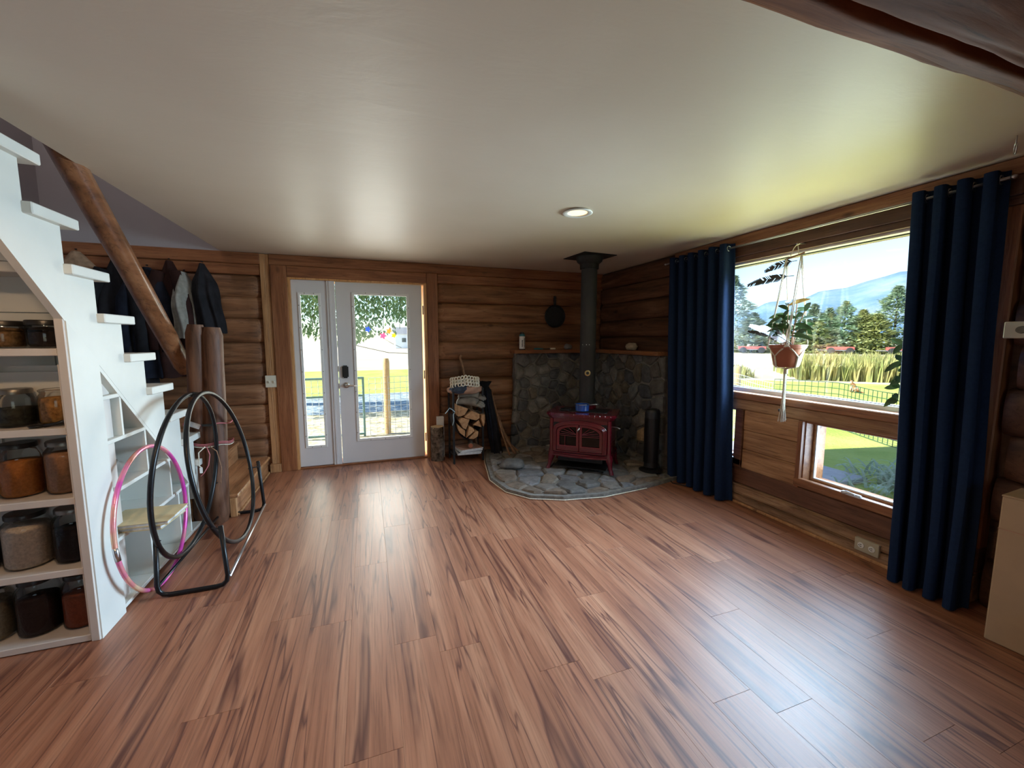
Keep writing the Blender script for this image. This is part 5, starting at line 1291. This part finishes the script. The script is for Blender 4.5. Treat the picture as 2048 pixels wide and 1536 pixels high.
tas = MB(); rg2 = random.Random(4)
for q in range(22):
    a = rg2.uniform(0, 6.28); r0 = rg2.uniform(0.002, 0.011); r1 = r0 * 2.8
    tas.tube([(PX + r0 * math.cos(a), PY + r0 * math.sin(a), 1.20), (PX + r0 * 0.8 * math.cos(a), PY + r0 * 0.8 * math.sin(a), 1.08), (PX + r0 * 1.2 * math.cos(a), PY + r0 * 1.2 * math.sin(a), 0.92), (PX + r1 * math.cos(a), PY + r1 * math.sin(a), 0.80 + rg2.uniform(0, .02))], 0.0035, 5)
tas.tube([(PX, PY, 1.205), (PX, PY, 1.16)], 0.014, 8)
sub(tas.build('tassel', M['rope'], smooth=True), HP)
def leaf(base, tip, w, droop, mat, n=7, name='leaf', nrm=Vector((-0.5, 0, 0.8))):
    base, tip = Vector(base), Vector(tip); t = (tip - base); L = t.length; t.normalize()
    side = t.cross(nrm)
    side = side.normalized() if side.length > 1e-3 else t.orthogonal().normalized()
    up = side.cross(t).normalized(); A = []; B = []; Cn = []
    for i in range(n + 1):
        f = i / n; ww = w * (math.sin(math.pi * min(1, f * 0.93 + 0.05)) ** 0.8)
        c_ = base + t * (L * f) + Vector((0, 0, -droop * f * f))
        A.append(c_ + side * ww + up * ww * 0.3); Cn.append(c_); B.append(c_ - side * ww + up * ww * 0.3)
    m_ = MB(); m_.sheet([A, Cn, B]); lo = [[v - up * 0.0012 for v in r_] for r_ in (A, Cn, B)]; m_.sheet(lo)
    return m_.build(name, mat, smooth=True)
stems = MB()
for q in range(9):
    a = 2 * math.pi * q / 9 + rg2.uniform(-.3, .3); h_s = rg2.uniform(0.16, 0.34); r1 = rg2.uniform(0.03, 0.10)
    c0 = Vector((PX + 0.03 * math.cos(a), PY + 0.03 * math.sin(a), 1.352)); c1 = Vector((PX + r1 * math.cos(a) * .6, PY + r1 * math.sin(a), 1.352 + h_s))
    stems.tube([c0, (c0 + c1) / 2 + Vector((0, 0, 0.02)), c1], 0.004, 5)
    for k_ in range(7):
        f = 0.40 + 0.10 * k_; b0 = c0 + (c1 - c0) * min(1, f); a2 = a + rg2.uniform(-1.3, 1.3) + 1.6 * (k_ % 2)
        L_ = rg2.uniform(0.07, 0.14)
        tip = b0 + Vector((math.cos(a2) * L_ * 0.75, math.sin(a2) * L_, rg2.uniform(-0.03, 0.08)))
        if tip.x > 3.07: tip.x = 3.06
        sub(leaf(b0, tip, rg2.uniform(0.013, 0.021), rg2.uniform(0.0, 0.05), M['leafyellow'] if (q * 7 + k_) in (6, 17, 40) else M['leaf'], nrm=Vector((-1, rg2.uniform(-.6, .2), rg2.uniform(-.2, .7)))), HP)
sub(stems.build('stems', M['stick']), HP)
def feather(label, base, tip, w, mat, dark, seed):
    base, tip = Vector(base), Vector(tip); t = tip - base; L = t.length; t.normalize(); side = t.cross(Vector((-1, 0.1, 0.15))).normalized()
    T = thing('feather', label, 'feather', tuple(base), 0, 'feathers tucked in the plant hanger')
    shaft = [base + t * (L * f) + Vector((0, 0, 0.02 * math.sin(f * 2.6))) for f in [q / 10 for q in range(11)]]
    m_ = MB(); m_.tube(shaft, [0.0028 * (1 - 0.08 * q) for q in range(11)], 6)
    sub(m_.build('shaft', M['feather_dark'], smooth=True), T)
    m_ = MB(); rs = random.Random(seed); n = 44
    for sg in (-1, 1):
        for q in range(n):
            f = 0.16 + 0.83 * q / n
            if dark and rs.random() < 0.14: continue
            c_ = base + t * (L * f) + Vector((0, 0, 0.02 * math.sin(f * 2.6))); ww = w * (math.sin(math.pi * (0.16 + 0.80 * f)) ** 0.6) * rs.uniform(0.85, 1.05)
            tp_ = c_ + side * sg * ww + t * ww * 0.9
            d_ = t * (L * 0.83 / n * 0.62)
            m_.add([c_ - d_, c_ + d_, tp_ + d_ * 0.9, tp_ - d_ * 0.5], [(0, 1, 2, 3)])
    sub(m_.build('vane', mat), T)
feather('ragged dark feather sticking out low from the hanger cords', (2.88, 2.12, 1.862), (2.88, 2.50, 1.825), 0.030, M['feather_dark'], True, 3)
feather('ragged dark feather high up near the hanger stick', (2.885, 2.11, 1.965), (2.885, 2.36, 1.912), 0.028, M['feather_dark'], True, 8)
feather('broad white feather lying over the pot rim', (2.84, 2.07, 1.375), (2.84, 2.34, 1.49), 0.034, M['feather_white'], False, 5)
feather('second pale feather beneath the broad white one', (2.86, 2.10, 1.37), (2.86, 2.44, 1.51), 0.024, M['feather_white'], False, 6)
feather('narrow dark feather under the white ones at the pot', (2.85, 2.14, 1.385), (2.85, 2.45, 1.465), 0.016, M['feather_dark'], True, 12)
# trailing plant behind the right curtain
TP = thing('trailing_plant', 'leafy green plant peeping out past the gathered navy curtain', 'plant', (3.03, 1.42, 0.962))
pot_ = MB().lathe([(0.0, 0.0), (0.036, 0.0), (0.045, 0.09), (0.049, 0.092), (0.049, 0.10), (0.0, 0.095)], 18).build('pot', M['terracotta'], TP, smooth='auto')
stm = MB()
for q in range(5):
    a = 1.2 + 0.5 * q; pts_ = [Vector((0, 0, 0.09)), Vector((0.0, 0.03, 0.22 + 0.03 * q)), Vector((0.005 * q - 0.01, 0.06 + 0.012 * q, 0.36 - 0.05 * q)), Vector((-0.01, 0.10, 0.42 - 0.10 * q if q < 3 else 0.20 - 0.03 * q))]
    stm.tube(pts_, 0.003, 5)
    for k_ in range(1, 4):
        for sg in (-1, 1):
            b0 = pts_[k_]; tip = b0 + Vector((rg2.uniform(-.02, .02), 0.03 + rg2.uniform(-0.02, 0.05), sg * 0.03 + rg2.uniform(-0.05, 0.03)))
            lf = leaf(b0, tip, 0.016, 0.01, M['leaf'], 5, nrm=Vector((-1, -.4, .2))); lf.parent = TP
stm.build('stems', M['leaf'], TP)

# ------------------------------------------------------------------ outdoors
GZ = -0.35
def ground(name, poly, z0, mat):
    return tag(MB().prism(poly, lambda u, v, d: (u, v, d), z0 - 0.3, z0).build(name, mat), kind='structure')
ground('dry_field', [(-260, -60), (420, -60), (420, 420), (-260, 420)], GZ - 0.04, M['field'])
ground('lawn', [(3.26, -14), (17, -14), (21, 8.5), (14.5, 14.5), (10, 25), (-22, 25), (-22, 5.1), (3.26, 5.1)], GZ, M['lawn'])
ground('straw_yard', [(-5, 5.1), (3.6, 5.1), (3.6, 10.6), (-5, 10.8)], GZ + 0.012, M['straw'])
ground('gravel_yard', [(-4, 10.4), (3.4, 10.2), (3.2, 14.0), (-4, 13.6)], GZ + 0.022, M['gravel'])
# paving slabs along the wall
pv = tag(MB().box(4.98, 5.84, 3.12, 5.9, GZ - 0.05, GZ + 0.01).build('path_bed', M['straw']), kind='structure')
sl_ = None
for q in range(4):
    if sl_ is None: sl_ = MB().box(-0.40, 0.40, -0.325, 0.325, 0, 0.045).build('paving_slab', M['concrete'], pv, bevel=0.006); o = sl_
    else: o = share(sl_, 'paving_slab', pv)
    o.location = (5.41, 3.47 + 0.665 * q, GZ + 0.008)
# mountain range
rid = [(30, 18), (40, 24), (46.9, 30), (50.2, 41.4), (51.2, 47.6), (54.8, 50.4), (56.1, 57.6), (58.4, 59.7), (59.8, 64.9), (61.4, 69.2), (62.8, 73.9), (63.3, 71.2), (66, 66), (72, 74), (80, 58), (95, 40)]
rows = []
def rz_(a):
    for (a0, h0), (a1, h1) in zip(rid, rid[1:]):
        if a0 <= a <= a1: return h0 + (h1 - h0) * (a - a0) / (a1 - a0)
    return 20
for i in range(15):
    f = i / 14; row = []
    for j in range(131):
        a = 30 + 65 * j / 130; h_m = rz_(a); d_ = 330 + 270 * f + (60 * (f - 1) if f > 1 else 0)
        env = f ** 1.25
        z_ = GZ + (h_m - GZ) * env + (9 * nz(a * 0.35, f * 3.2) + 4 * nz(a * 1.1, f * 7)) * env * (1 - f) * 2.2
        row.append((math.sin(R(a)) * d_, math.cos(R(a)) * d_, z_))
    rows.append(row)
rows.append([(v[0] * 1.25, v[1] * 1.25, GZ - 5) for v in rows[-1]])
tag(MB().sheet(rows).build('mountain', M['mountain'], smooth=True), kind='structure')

def conifer(label, loc, h_t, w, mat, seed, group, lo=0.04, n=2400):
    t = thing('conifer', label, 'tree', loc, 0, group)
    rs = random.Random(seed)
    MB().tube([(0, 0, 0), (0.02, 0, h_t * 0.5), (0, 0, h_t * 0.97)], [h_t * 0.022, h_t * 0.014, h_t * 0.003], 7).build('trunk', M['trunk'], t, smooth=True)
    m_ = MB()
    for q in range(n):
        f = lo + (1 - lo) * (rs.random() ** 1.25); R0 = 1.45 * w * (1 - f) ** 0.75 * (0.75 + 0.5 * (0.5 + 0.5 * math.sin(f * 31 + seed)))
        a = rs.uniform(0, 2 * math.pi); r_ = R0 * (0.35 + 0.65 * rs.random() ** 0.5)
        c_ = Vector((r_ * math.cos(a), r_ * math.sin(a), h_t * f - 0.10 * r_)); s = 0.24 * rs.uniform(0.7, 1.5)
        d1 = Vector((math.cos(a), math.sin(a), rs.uniform(-.3, .5))).normalized() * s * 1.5; d2 = Vector((-math.sin(a), math.cos(a), rs.uniform(-.6, .6))).normalized() * s
        m_.add([c_ - d1 * .6 - d2 * .5, c_ + d2 * .1 + d1, c_ + d2 * .6 - d1 * .3, c_ - d1 * .8], [(0, 1, 2), (0, 2, 3)])
    m_.build('foliage', mat, t)
    return t
gp = 'row of pines beyond the field'
conifer('tall loose pine standing by itself next to the white shed', (50.5, 46.0, GZ), 11.0, 3.6, M['spruce'], 1, gp, 0.14, 3600)
conifer('short bushy pine beside the tall loose pine', (52.6, 44.2, GZ), 5.6, 2.6, M['pine'], 2, gp)
conifer('short bushy pine behind the hanging plant pot', (55.2, 42.6, GZ), 5.0, 2.4, M['pine'], 3, gp)
conifer('mid height pine at the start of the close row', (57.9, 39.4, GZ), 6.6, 2.2, M['spruce'], 4, gp)
conifer('slimmer pine second in the close row', (58.8, 38.0, GZ), 6.0, 1.9, M['spruce'], 5, gp)
conifer('pointed pine in the middle of the close row', (59.7, 36.6, GZ), 6.8, 2.2, M['spruce'], 6, gp)
conifer('low pine between the pointed pine and the wide spruce', (60.6, 35.0, GZ), 5.6, 2.0, M['pine'], 7, gp)
conifer('wide tall spruce rising above the close row', (64.0, 33.3, GZ), 8.6, 3.3, M['spruce'], 8, gp, 0.03, 4200)
conifer('yellowish pine in front of the wide tall spruce', (60.9, 33.6, GZ), 5.0, 2.3, M['pine'], 9, gp)
conifer('yellowish low pine at the field edge', (57.2, 38.2, GZ), 4.2, 2.0, M['pine'], 10, gp)
conifer('dark pine past the gathered navy curtain', (63.3, 29.0, GZ), 6.5, 2.6, M['spruce'], 11, gp)
# white shed and red farm machines far off
def shed(label, loc, sx, sy, h_, rz, name='shed'):
    t = thing(name, label, 'building', loc, rz)
    MB().box(-sx / 2, sx / 2, -sy / 2, sy / 2, 0, h_).build('walls', M['siding'], t)
    MB().prism([(-sy / 2 - .3, h_ - .02), (sy / 2 + .3, h_ - .02), (0, h_ + sy * 0.3)], lambda u, v, d: (d, u, v), -sx / 2 - .3, sx / 2 + .3).build('roof', M['rooftile'], t)
    for x_ in (-sx * 0.28, sx * 0.05, sx * 0.33):
        w_ = MB().box(x_ - 0.5, x_ + 0.5, -sy / 2 - 0.04, -sy / 2 + 0.02, h_ * 0.38, h_ * 0.75).build('window', M['siding'], t)
        MB().box(x_ - 0.42, x_ + 0.42, -sy / 2 - 0.06, -sy / 2 - 0.03, h_ * 0.42, h_ * 0.71).build('pane', M['darkglass'], w_)
    return t
shed('small white shed far beyond the field', (56, 53, GZ), 7, 4, 2.6, R(-48))
shed('white farmhouse with small dark windows seen through the door glass', (9.6, 92, GZ), 8, 5, 3.0, R(0), 'farmhouse')
def machine(label, loc, L, rz):
    t = thing('farm_trailer', label, 'trailer', loc, rz, 'red farm machines at the field edge')
    MB().box(-L / 2, L / 2, -0.9, 0.9, 0.50, 0.88).build('bed', M['red_paint'], t, bevel=0.05)
    MB().box(-L / 2, L / 2, -0.95, 0.95, 0.42, 0.5).build('frame', M['rooftile'], t)
    MB().box(-L / 2 - 0.9, -L / 2, -0.08, 0.08, 0.42, 0.5).build('tow_bar', M['rooftile'], t)
    for x_ in (-L * 0.33, L * 0.33):
        MB().tube([(x_, -1.0, 0.4), (x_, -0.75, 0.4)], 0.4, 14).build('wheel', M['tyre'], t)
        MB().tube([(x_, 1.0, 0.4), (x_, 0.75, 0.4)], 0.4, 14).build('wheel', M['tyre'], t)
    return t
machine('red farm trailer parked near the white shed', (49.0, 41.2, GZ), 3.2, R(-46))
machine('red farm trailer parked in front of the pointed pine', (56.4, 34.8, GZ), 2.8, R(-58))
machine('red farm trailer parked in front of the wide spruce', (58.9, 29.6, GZ), 3.0, R(-58))
# dry tall grass along the lawn
def grass(name, label, poly, n, h0, h1, mat, seed):
    rs = random.Random(seed); xs = [p[0] for p in poly]; ys = [p[1] for p in poly]; m_ = MB(); c_ = 0
    while c_ < n:
        p = (rs.uniform(min(xs), max(xs)), rs.uniform(min(ys), max(ys)))
        if not inside(poly, p): continue
        c_ += 1; h_ = rs.uniform(h0, h1); a = rs.uniform(0, 6.28); w = 0.05; l_ = rs.uniform(0, 0.35) * h_
        b_ = Vector((p[0], p[1], GZ - 0.05)); s_v = Vector((math.cos(a), math.sin(a), 0)) * w; ln = Vector((math.cos(a + 1.3), math.sin(a + 1.3), 0)) * l_
        m_.add([b_ - s_v, b_ + s_v, b_ + ln * .4 + s_v * .8 + Vector((0, 0, h_ * .6)), b_ + ln + Vector((0, 0, h_)), b_ + ln * .4 - s_v * .8 + Vector((0, 0, h_ * .6))], [(0, 1, 2, 4), (4, 2, 3)])
    o = m_.build(name, mat); tag(o, label, 'grass', kind='stuff'); return o
grass('tall_dry_grass', 'tall yellow green grass growing along the lawn edge', [(18.2, 12.8), (23.0, 8.6), (30, 11), (28, 15.5), (22, 17)], 5600, 0.65, 1.2, M['drygrass'], 5)
grass('straw_grass', 'patch of short straw coloured grass beyond the fence post', [(14.5, 14.6), (17.2, 14.2), (19.5, 17.2), (16, 19)], 1500, 0.2, 0.55, M['drygrass'], 6)
# fences
def wire_fence(label, pts, h_, dx, dz, posts, wm_, z0=GZ, wr_=0.006, pr=0.07):
    t = thing('wire_fence', label, 'fence', (pts[0][0], pts[0][1], z0))
    m_ = MB()
    def P(u, z_):
        L_ = [math.hypot(b_[0] - a[0], b_[1] - a[1]) for a, b_ in zip(pts, pts[1:])]; s_ = u
        for (a, b_), l_ in zip(zip(pts, pts[1:]), L_):
            if s_ <= l_ + 1e-9: return Vector((a[0] + (b_[0] - a[0]) * s_ / l_, a[1] + (b_[1] - a[1]) * s_ / l_, z0 + z_ + 0.02 * math.sin(u * 2.1) * (z_ / h_)))
            s_ -= l_
        return Vector((*pts[-1], z0 + z_))
    T_ = sum(math.hypot(b_[0] - a[0], b_[1] - a[1]) for a, b_ in zip(pts, pts[1:]))
    nz__ = int(round(h_ / dz)); nx__ = int(T_ / dx)
    for q in range(nz__ + 1): m_.tube([P(T_ * s_ / 16, h_ * q / nz__ + 0.02) for s_ in range(17)], wr_, 4)
    for q in range(nx__ + 1): m_.tube([P(dx * q, 0.02), P(dx * q, h_ * .5 + .02), P(dx * q, h_ + 0.02)], wr_, 4)
    sub(m_.build('wire_mesh', wm_), t)
    for (x_, y_, hp, r_) in posts:
        sub(pole([(x_, y_, z0 - 0.02), (x_ + 0.01, y_, z0 + hp)], r_, x_ * 3, 12).build('post', M['cutend'], smooth='auto'), t)
    return t
wire_fence('green wire fence on the lawn outside the big window', [(8.40, 6.45), (8.75, 5.3), (8.0, 4.0), (7.6, 2.2)], 0.88, 0.115, 0.11, [(9.9, 8.75, 1.02, 0.105)], M['greenwire'])
wire_fence('pale wire fence at the round wooden post', [(9.7, 8.9), (8.45, 6.5)], 0.80, 0.12, 0.11, [], M['galv'])
wire_fence('pale wire fence with wooden post outside the door', [(0.0, 7.75), (3.0, 7.7)], 1.05, 0.11, 0.11, [(0.30, 7.80, 1.42, 0.062)], M['galv'], wr_=0.004)
gt = thing('yard_gate', 'green pipe gate with wire mesh outside the door glass', 'gate', (-0.7, 7.75, GZ))
def rrect(x0, x1, z0, z1): return [(x0, 0, z0), (x1, 0, z0), (x1, 0, z1), (x0, 0, z1)]
MB().tube([(-0.45, 0, 0.06), (0.60, 0, 0.06)], 0.02, 8).tube([(-0.45, 0, 1.08), (0.60, 0, 1.08)], 0.02, 8).tube([(0.60, 0, 0.0), (0.60, 0, 1.095)], 0.02, 8).tube([(-0.45, 0, 0.0), (-0.45, 0, 1.095)], 0.02, 8).tube([(-0.45, 0, 0.76), (0.60, 0, 0.76)], 0.018, 8).build('frame', M['gatepaint'], gt, smooth='auto')
m_ = MB()
for q in range(11): m_.tube([(-0.45 + 0.105 * q, 0, 0.06), (-0.45 + 0.105 * q, 0, 1.08)], 0.004, 4)
for q in range(10): m_.tube([(-0.45, 0, 0.06 + 0.11 * q), (0.60, 0, 0.06 + 0.11 * q)], 0.004, 4)
m_.build('wire_mesh', M['galv'], gt)
# willow overhanging beyond the fence
WL = thing('willow_tree', 'leafy willow with hanging twigs outside the door', 'tree', (-3.4, 12.5, GZ))
sub(MB().tube([(-3.4, 12.5, GZ), (-3.2, 12.4, 1.5), (-2.4, 12.0, 3.2), (-0.6, 11.5, 4.0), (1.2, 11.0, 4.0)], [0.28, 0.22, 0.16, 0.10, 0.05], 9).build('trunk', M['trunk'], smooth=True), WL)
m_ = MB(); rs = random.Random(9)
for q in range(26000):
    x_ = rs.uniform(-3.6, 2.4); y_ = rs.uniform(10.2, 12.6); lowz = 1.30 + 0.35 * (0.5 + 0.5 * math.sin(x_ * 2.7)) + (0.35 if x_ > 0.7 else 0)
    z_ = lowz + (4.6 - lowz) * rs.random()
    if nz(x_ * 1.6, y_ * 1.2, z_ * 1.4) < -0.28 - (0.0 if x_ < 0.4 else -0.25): continue
    a = rs.uniform(0, 6.28); L_ = rs.uniform(0.09, 0.18); d1 = Vector((math.cos(a) * .5, math.sin(a) * .5, rs.uniform(-1, -.2))).normalized() * L_; d2 = Vector((math.sin(a), -math.cos(a), rs.uniform(-.4, .4))).normalized() * L_ * 0.2
    c_ = Vector((x_, y_, z_)); m_.add([c_, c_ + d1 * .5 + d2, c_ + d1, c_ + d1 * .5 - d2], [(0, 1, 2, 3)])
sub(m_.build('foliage', M['willow']), WL)
tw = MB()
tw.tube([(-0.6, 11.0, 1.35), (0.0, 11.0, 1.20), (0.5, 11.0, 1.08), (1.0, 11.0, 1.05)], 0.008, 5).tube([(0.25, 11.2, 1.55), (0.6, 11.2, 1.32), (0.85, 11.2, 1.2)], 0.006, 5)
for q in range(12):
    x_ = -3.0 + 0.42 * q; tw.tube([(x_, 11.5, 4.1), (x_ + .1, 11.4, 2.8), (x_ + 0.05, 11.3, 1.7)], 0.008, 5)
sub(tw.build('twigs', M['trunk']), WL)
# plant bed by the lower window
SP = thing('strap_leaf_plant', 'pale strap leaved plant growing in the shade outside the lower window', 'plant', (6.05, 2.85, GZ))
m_ = MB(); rs = random.Random(3)
for q in range(240):
    bx_, by_ = rs.gauss(0, .38), rs.gauss(0, .26); a = rs.uniform(0, 6.28); L_ = rs.uniform(0.25, 0.65); up_ = rs.uniform(0.35, 0.75)
    P0 = Vector((bx_, by_, 0.01)); pr_ = None; rw_ = [[], []]
    for k_ in range(6):
        f = k_ / 5; c_ = P0 + Vector((math.cos(a) * L_ * .6 * f, math.sin(a) * L_ * .6 * f, up_ * L_ * (f * 1.6 - f * f * 1.15))); w = 0.016 * (1 - f) ** 0.6 + 0.001
        s_v = Vector((-math.sin(a), math.cos(a), 0)) * w; rw_[0].append(c_ - s_v); rw_[1].append(c_ + s_v)
    m_.sheet(rw_)
m_.build('leaves', M['shrub'], SP)
# cat on the lawn
m, nt, b = new_mat('tabby_fur'); mp, _ = coords(nt, (1, 1, 1), False); n_ = noise_node(nt, mp, 9, 3)
r_ = ramp(nt, [(0.38, (0.70, 0.55, 0.42)), (0.5, (0.42, 0.17, 0.06)), (0.62, (0.22, 0.10, 0.05))]); nt.links.new(n_.outputs[0], r_.inputs[0]); nt.links.new(r_.outputs[0], b.inputs['Base Color']); b.inputs['Roughness'].default_value = 0.9
def skin_obj(name, verts, edges, radii, mat, parent=None, loc=(0, 0, 0), rot=(0, 0, 0)):
    me = bpy.data.meshes.new(name); me.from_pydata(verts, edges, []); o = bpy.data.objects.new(name, me); C.objects.link(o)
    o.modifiers.new('skin', 'SKIN'); sd = o.modifiers.new('sub', 'SUBSURF'); sd.levels = 2; sd.render_levels = 2
    for v, r__ in zip(me.skin_vertices[0].data, radii): v.radius = (r__, r__)
    me.skin_vertices[0].data[0].use_root = True
    me.materials.append(mat); o.location = loc; o.rotation_euler = rot
    if parent is not None: o.parent = parent
    return o
ct = thing('cat', 'tan and white cat sitting on the lawn beyond the wire fence', 'cat', (15.3, 8.86, GZ), R(150))
bpy.context.view_layer.update()
V_ = [(0, 0, 0.11), (0.06, 0, 0.19), (0.10, 0, 0.26), (0.13, 0, 0.325), (0.165, 0, 0.345), (0.195, 0, 0.335), (-0.06, 0, 0.06),
      (0.105, 0.045, 0.18), (0.125, 0.045, 0.08), (0.135, 0.045, 0.015), (0.105, -0.045, 0.18), (0.125, -0.045, 0.08), (0.135, -0.045, 0.015),
      (0.01, 0.08, 0.085), (0.07, 0.085, 0.05), (0.04, 0.085, 0.018), (0.09, 0.085, 0.015), (0.01, -0.08, 0.085), (0.07, -0.085, 0.05), (0.04, -0.085, 0.018), (0.09, -0.085, 0.015),
      (-0.12, 0.02, 0.03), (-0.18, 0.06, 0.02), (-0.20, 0.12, 0.02)]
E_ = [(0, 1), (1, 2), (2, 3), (3, 4), (4, 5), (0, 6), (2, 7), (7, 8), (8, 9), (2, 10), (10, 11), (11, 12), (0, 13), (13, 14), (14, 15), (15, 16), (0, 17), (17, 18), (18, 19), (19, 20), (6, 21), (21, 22), (22, 23)]
R_ = [0.095, 0.085, 0.065, 0.045, 0.058, 0.030, 0.075, 0.032, 0.022, 0.022, 0.032, 0.022, 0.022, 0.05, 0.035, 0.022, 0.02, 0.05, 0.035, 0.022, 0.02, 0.025, 0.02, 0.016]
skin_obj('body', V_, E_, R_, m, ct)
for sg in (-1, 1):
    MB().lathe([(0.022, 0), (0.0, 0.045)], 8, (0.155, sg * 0.032, 0.385)).build('ear', m, ct)
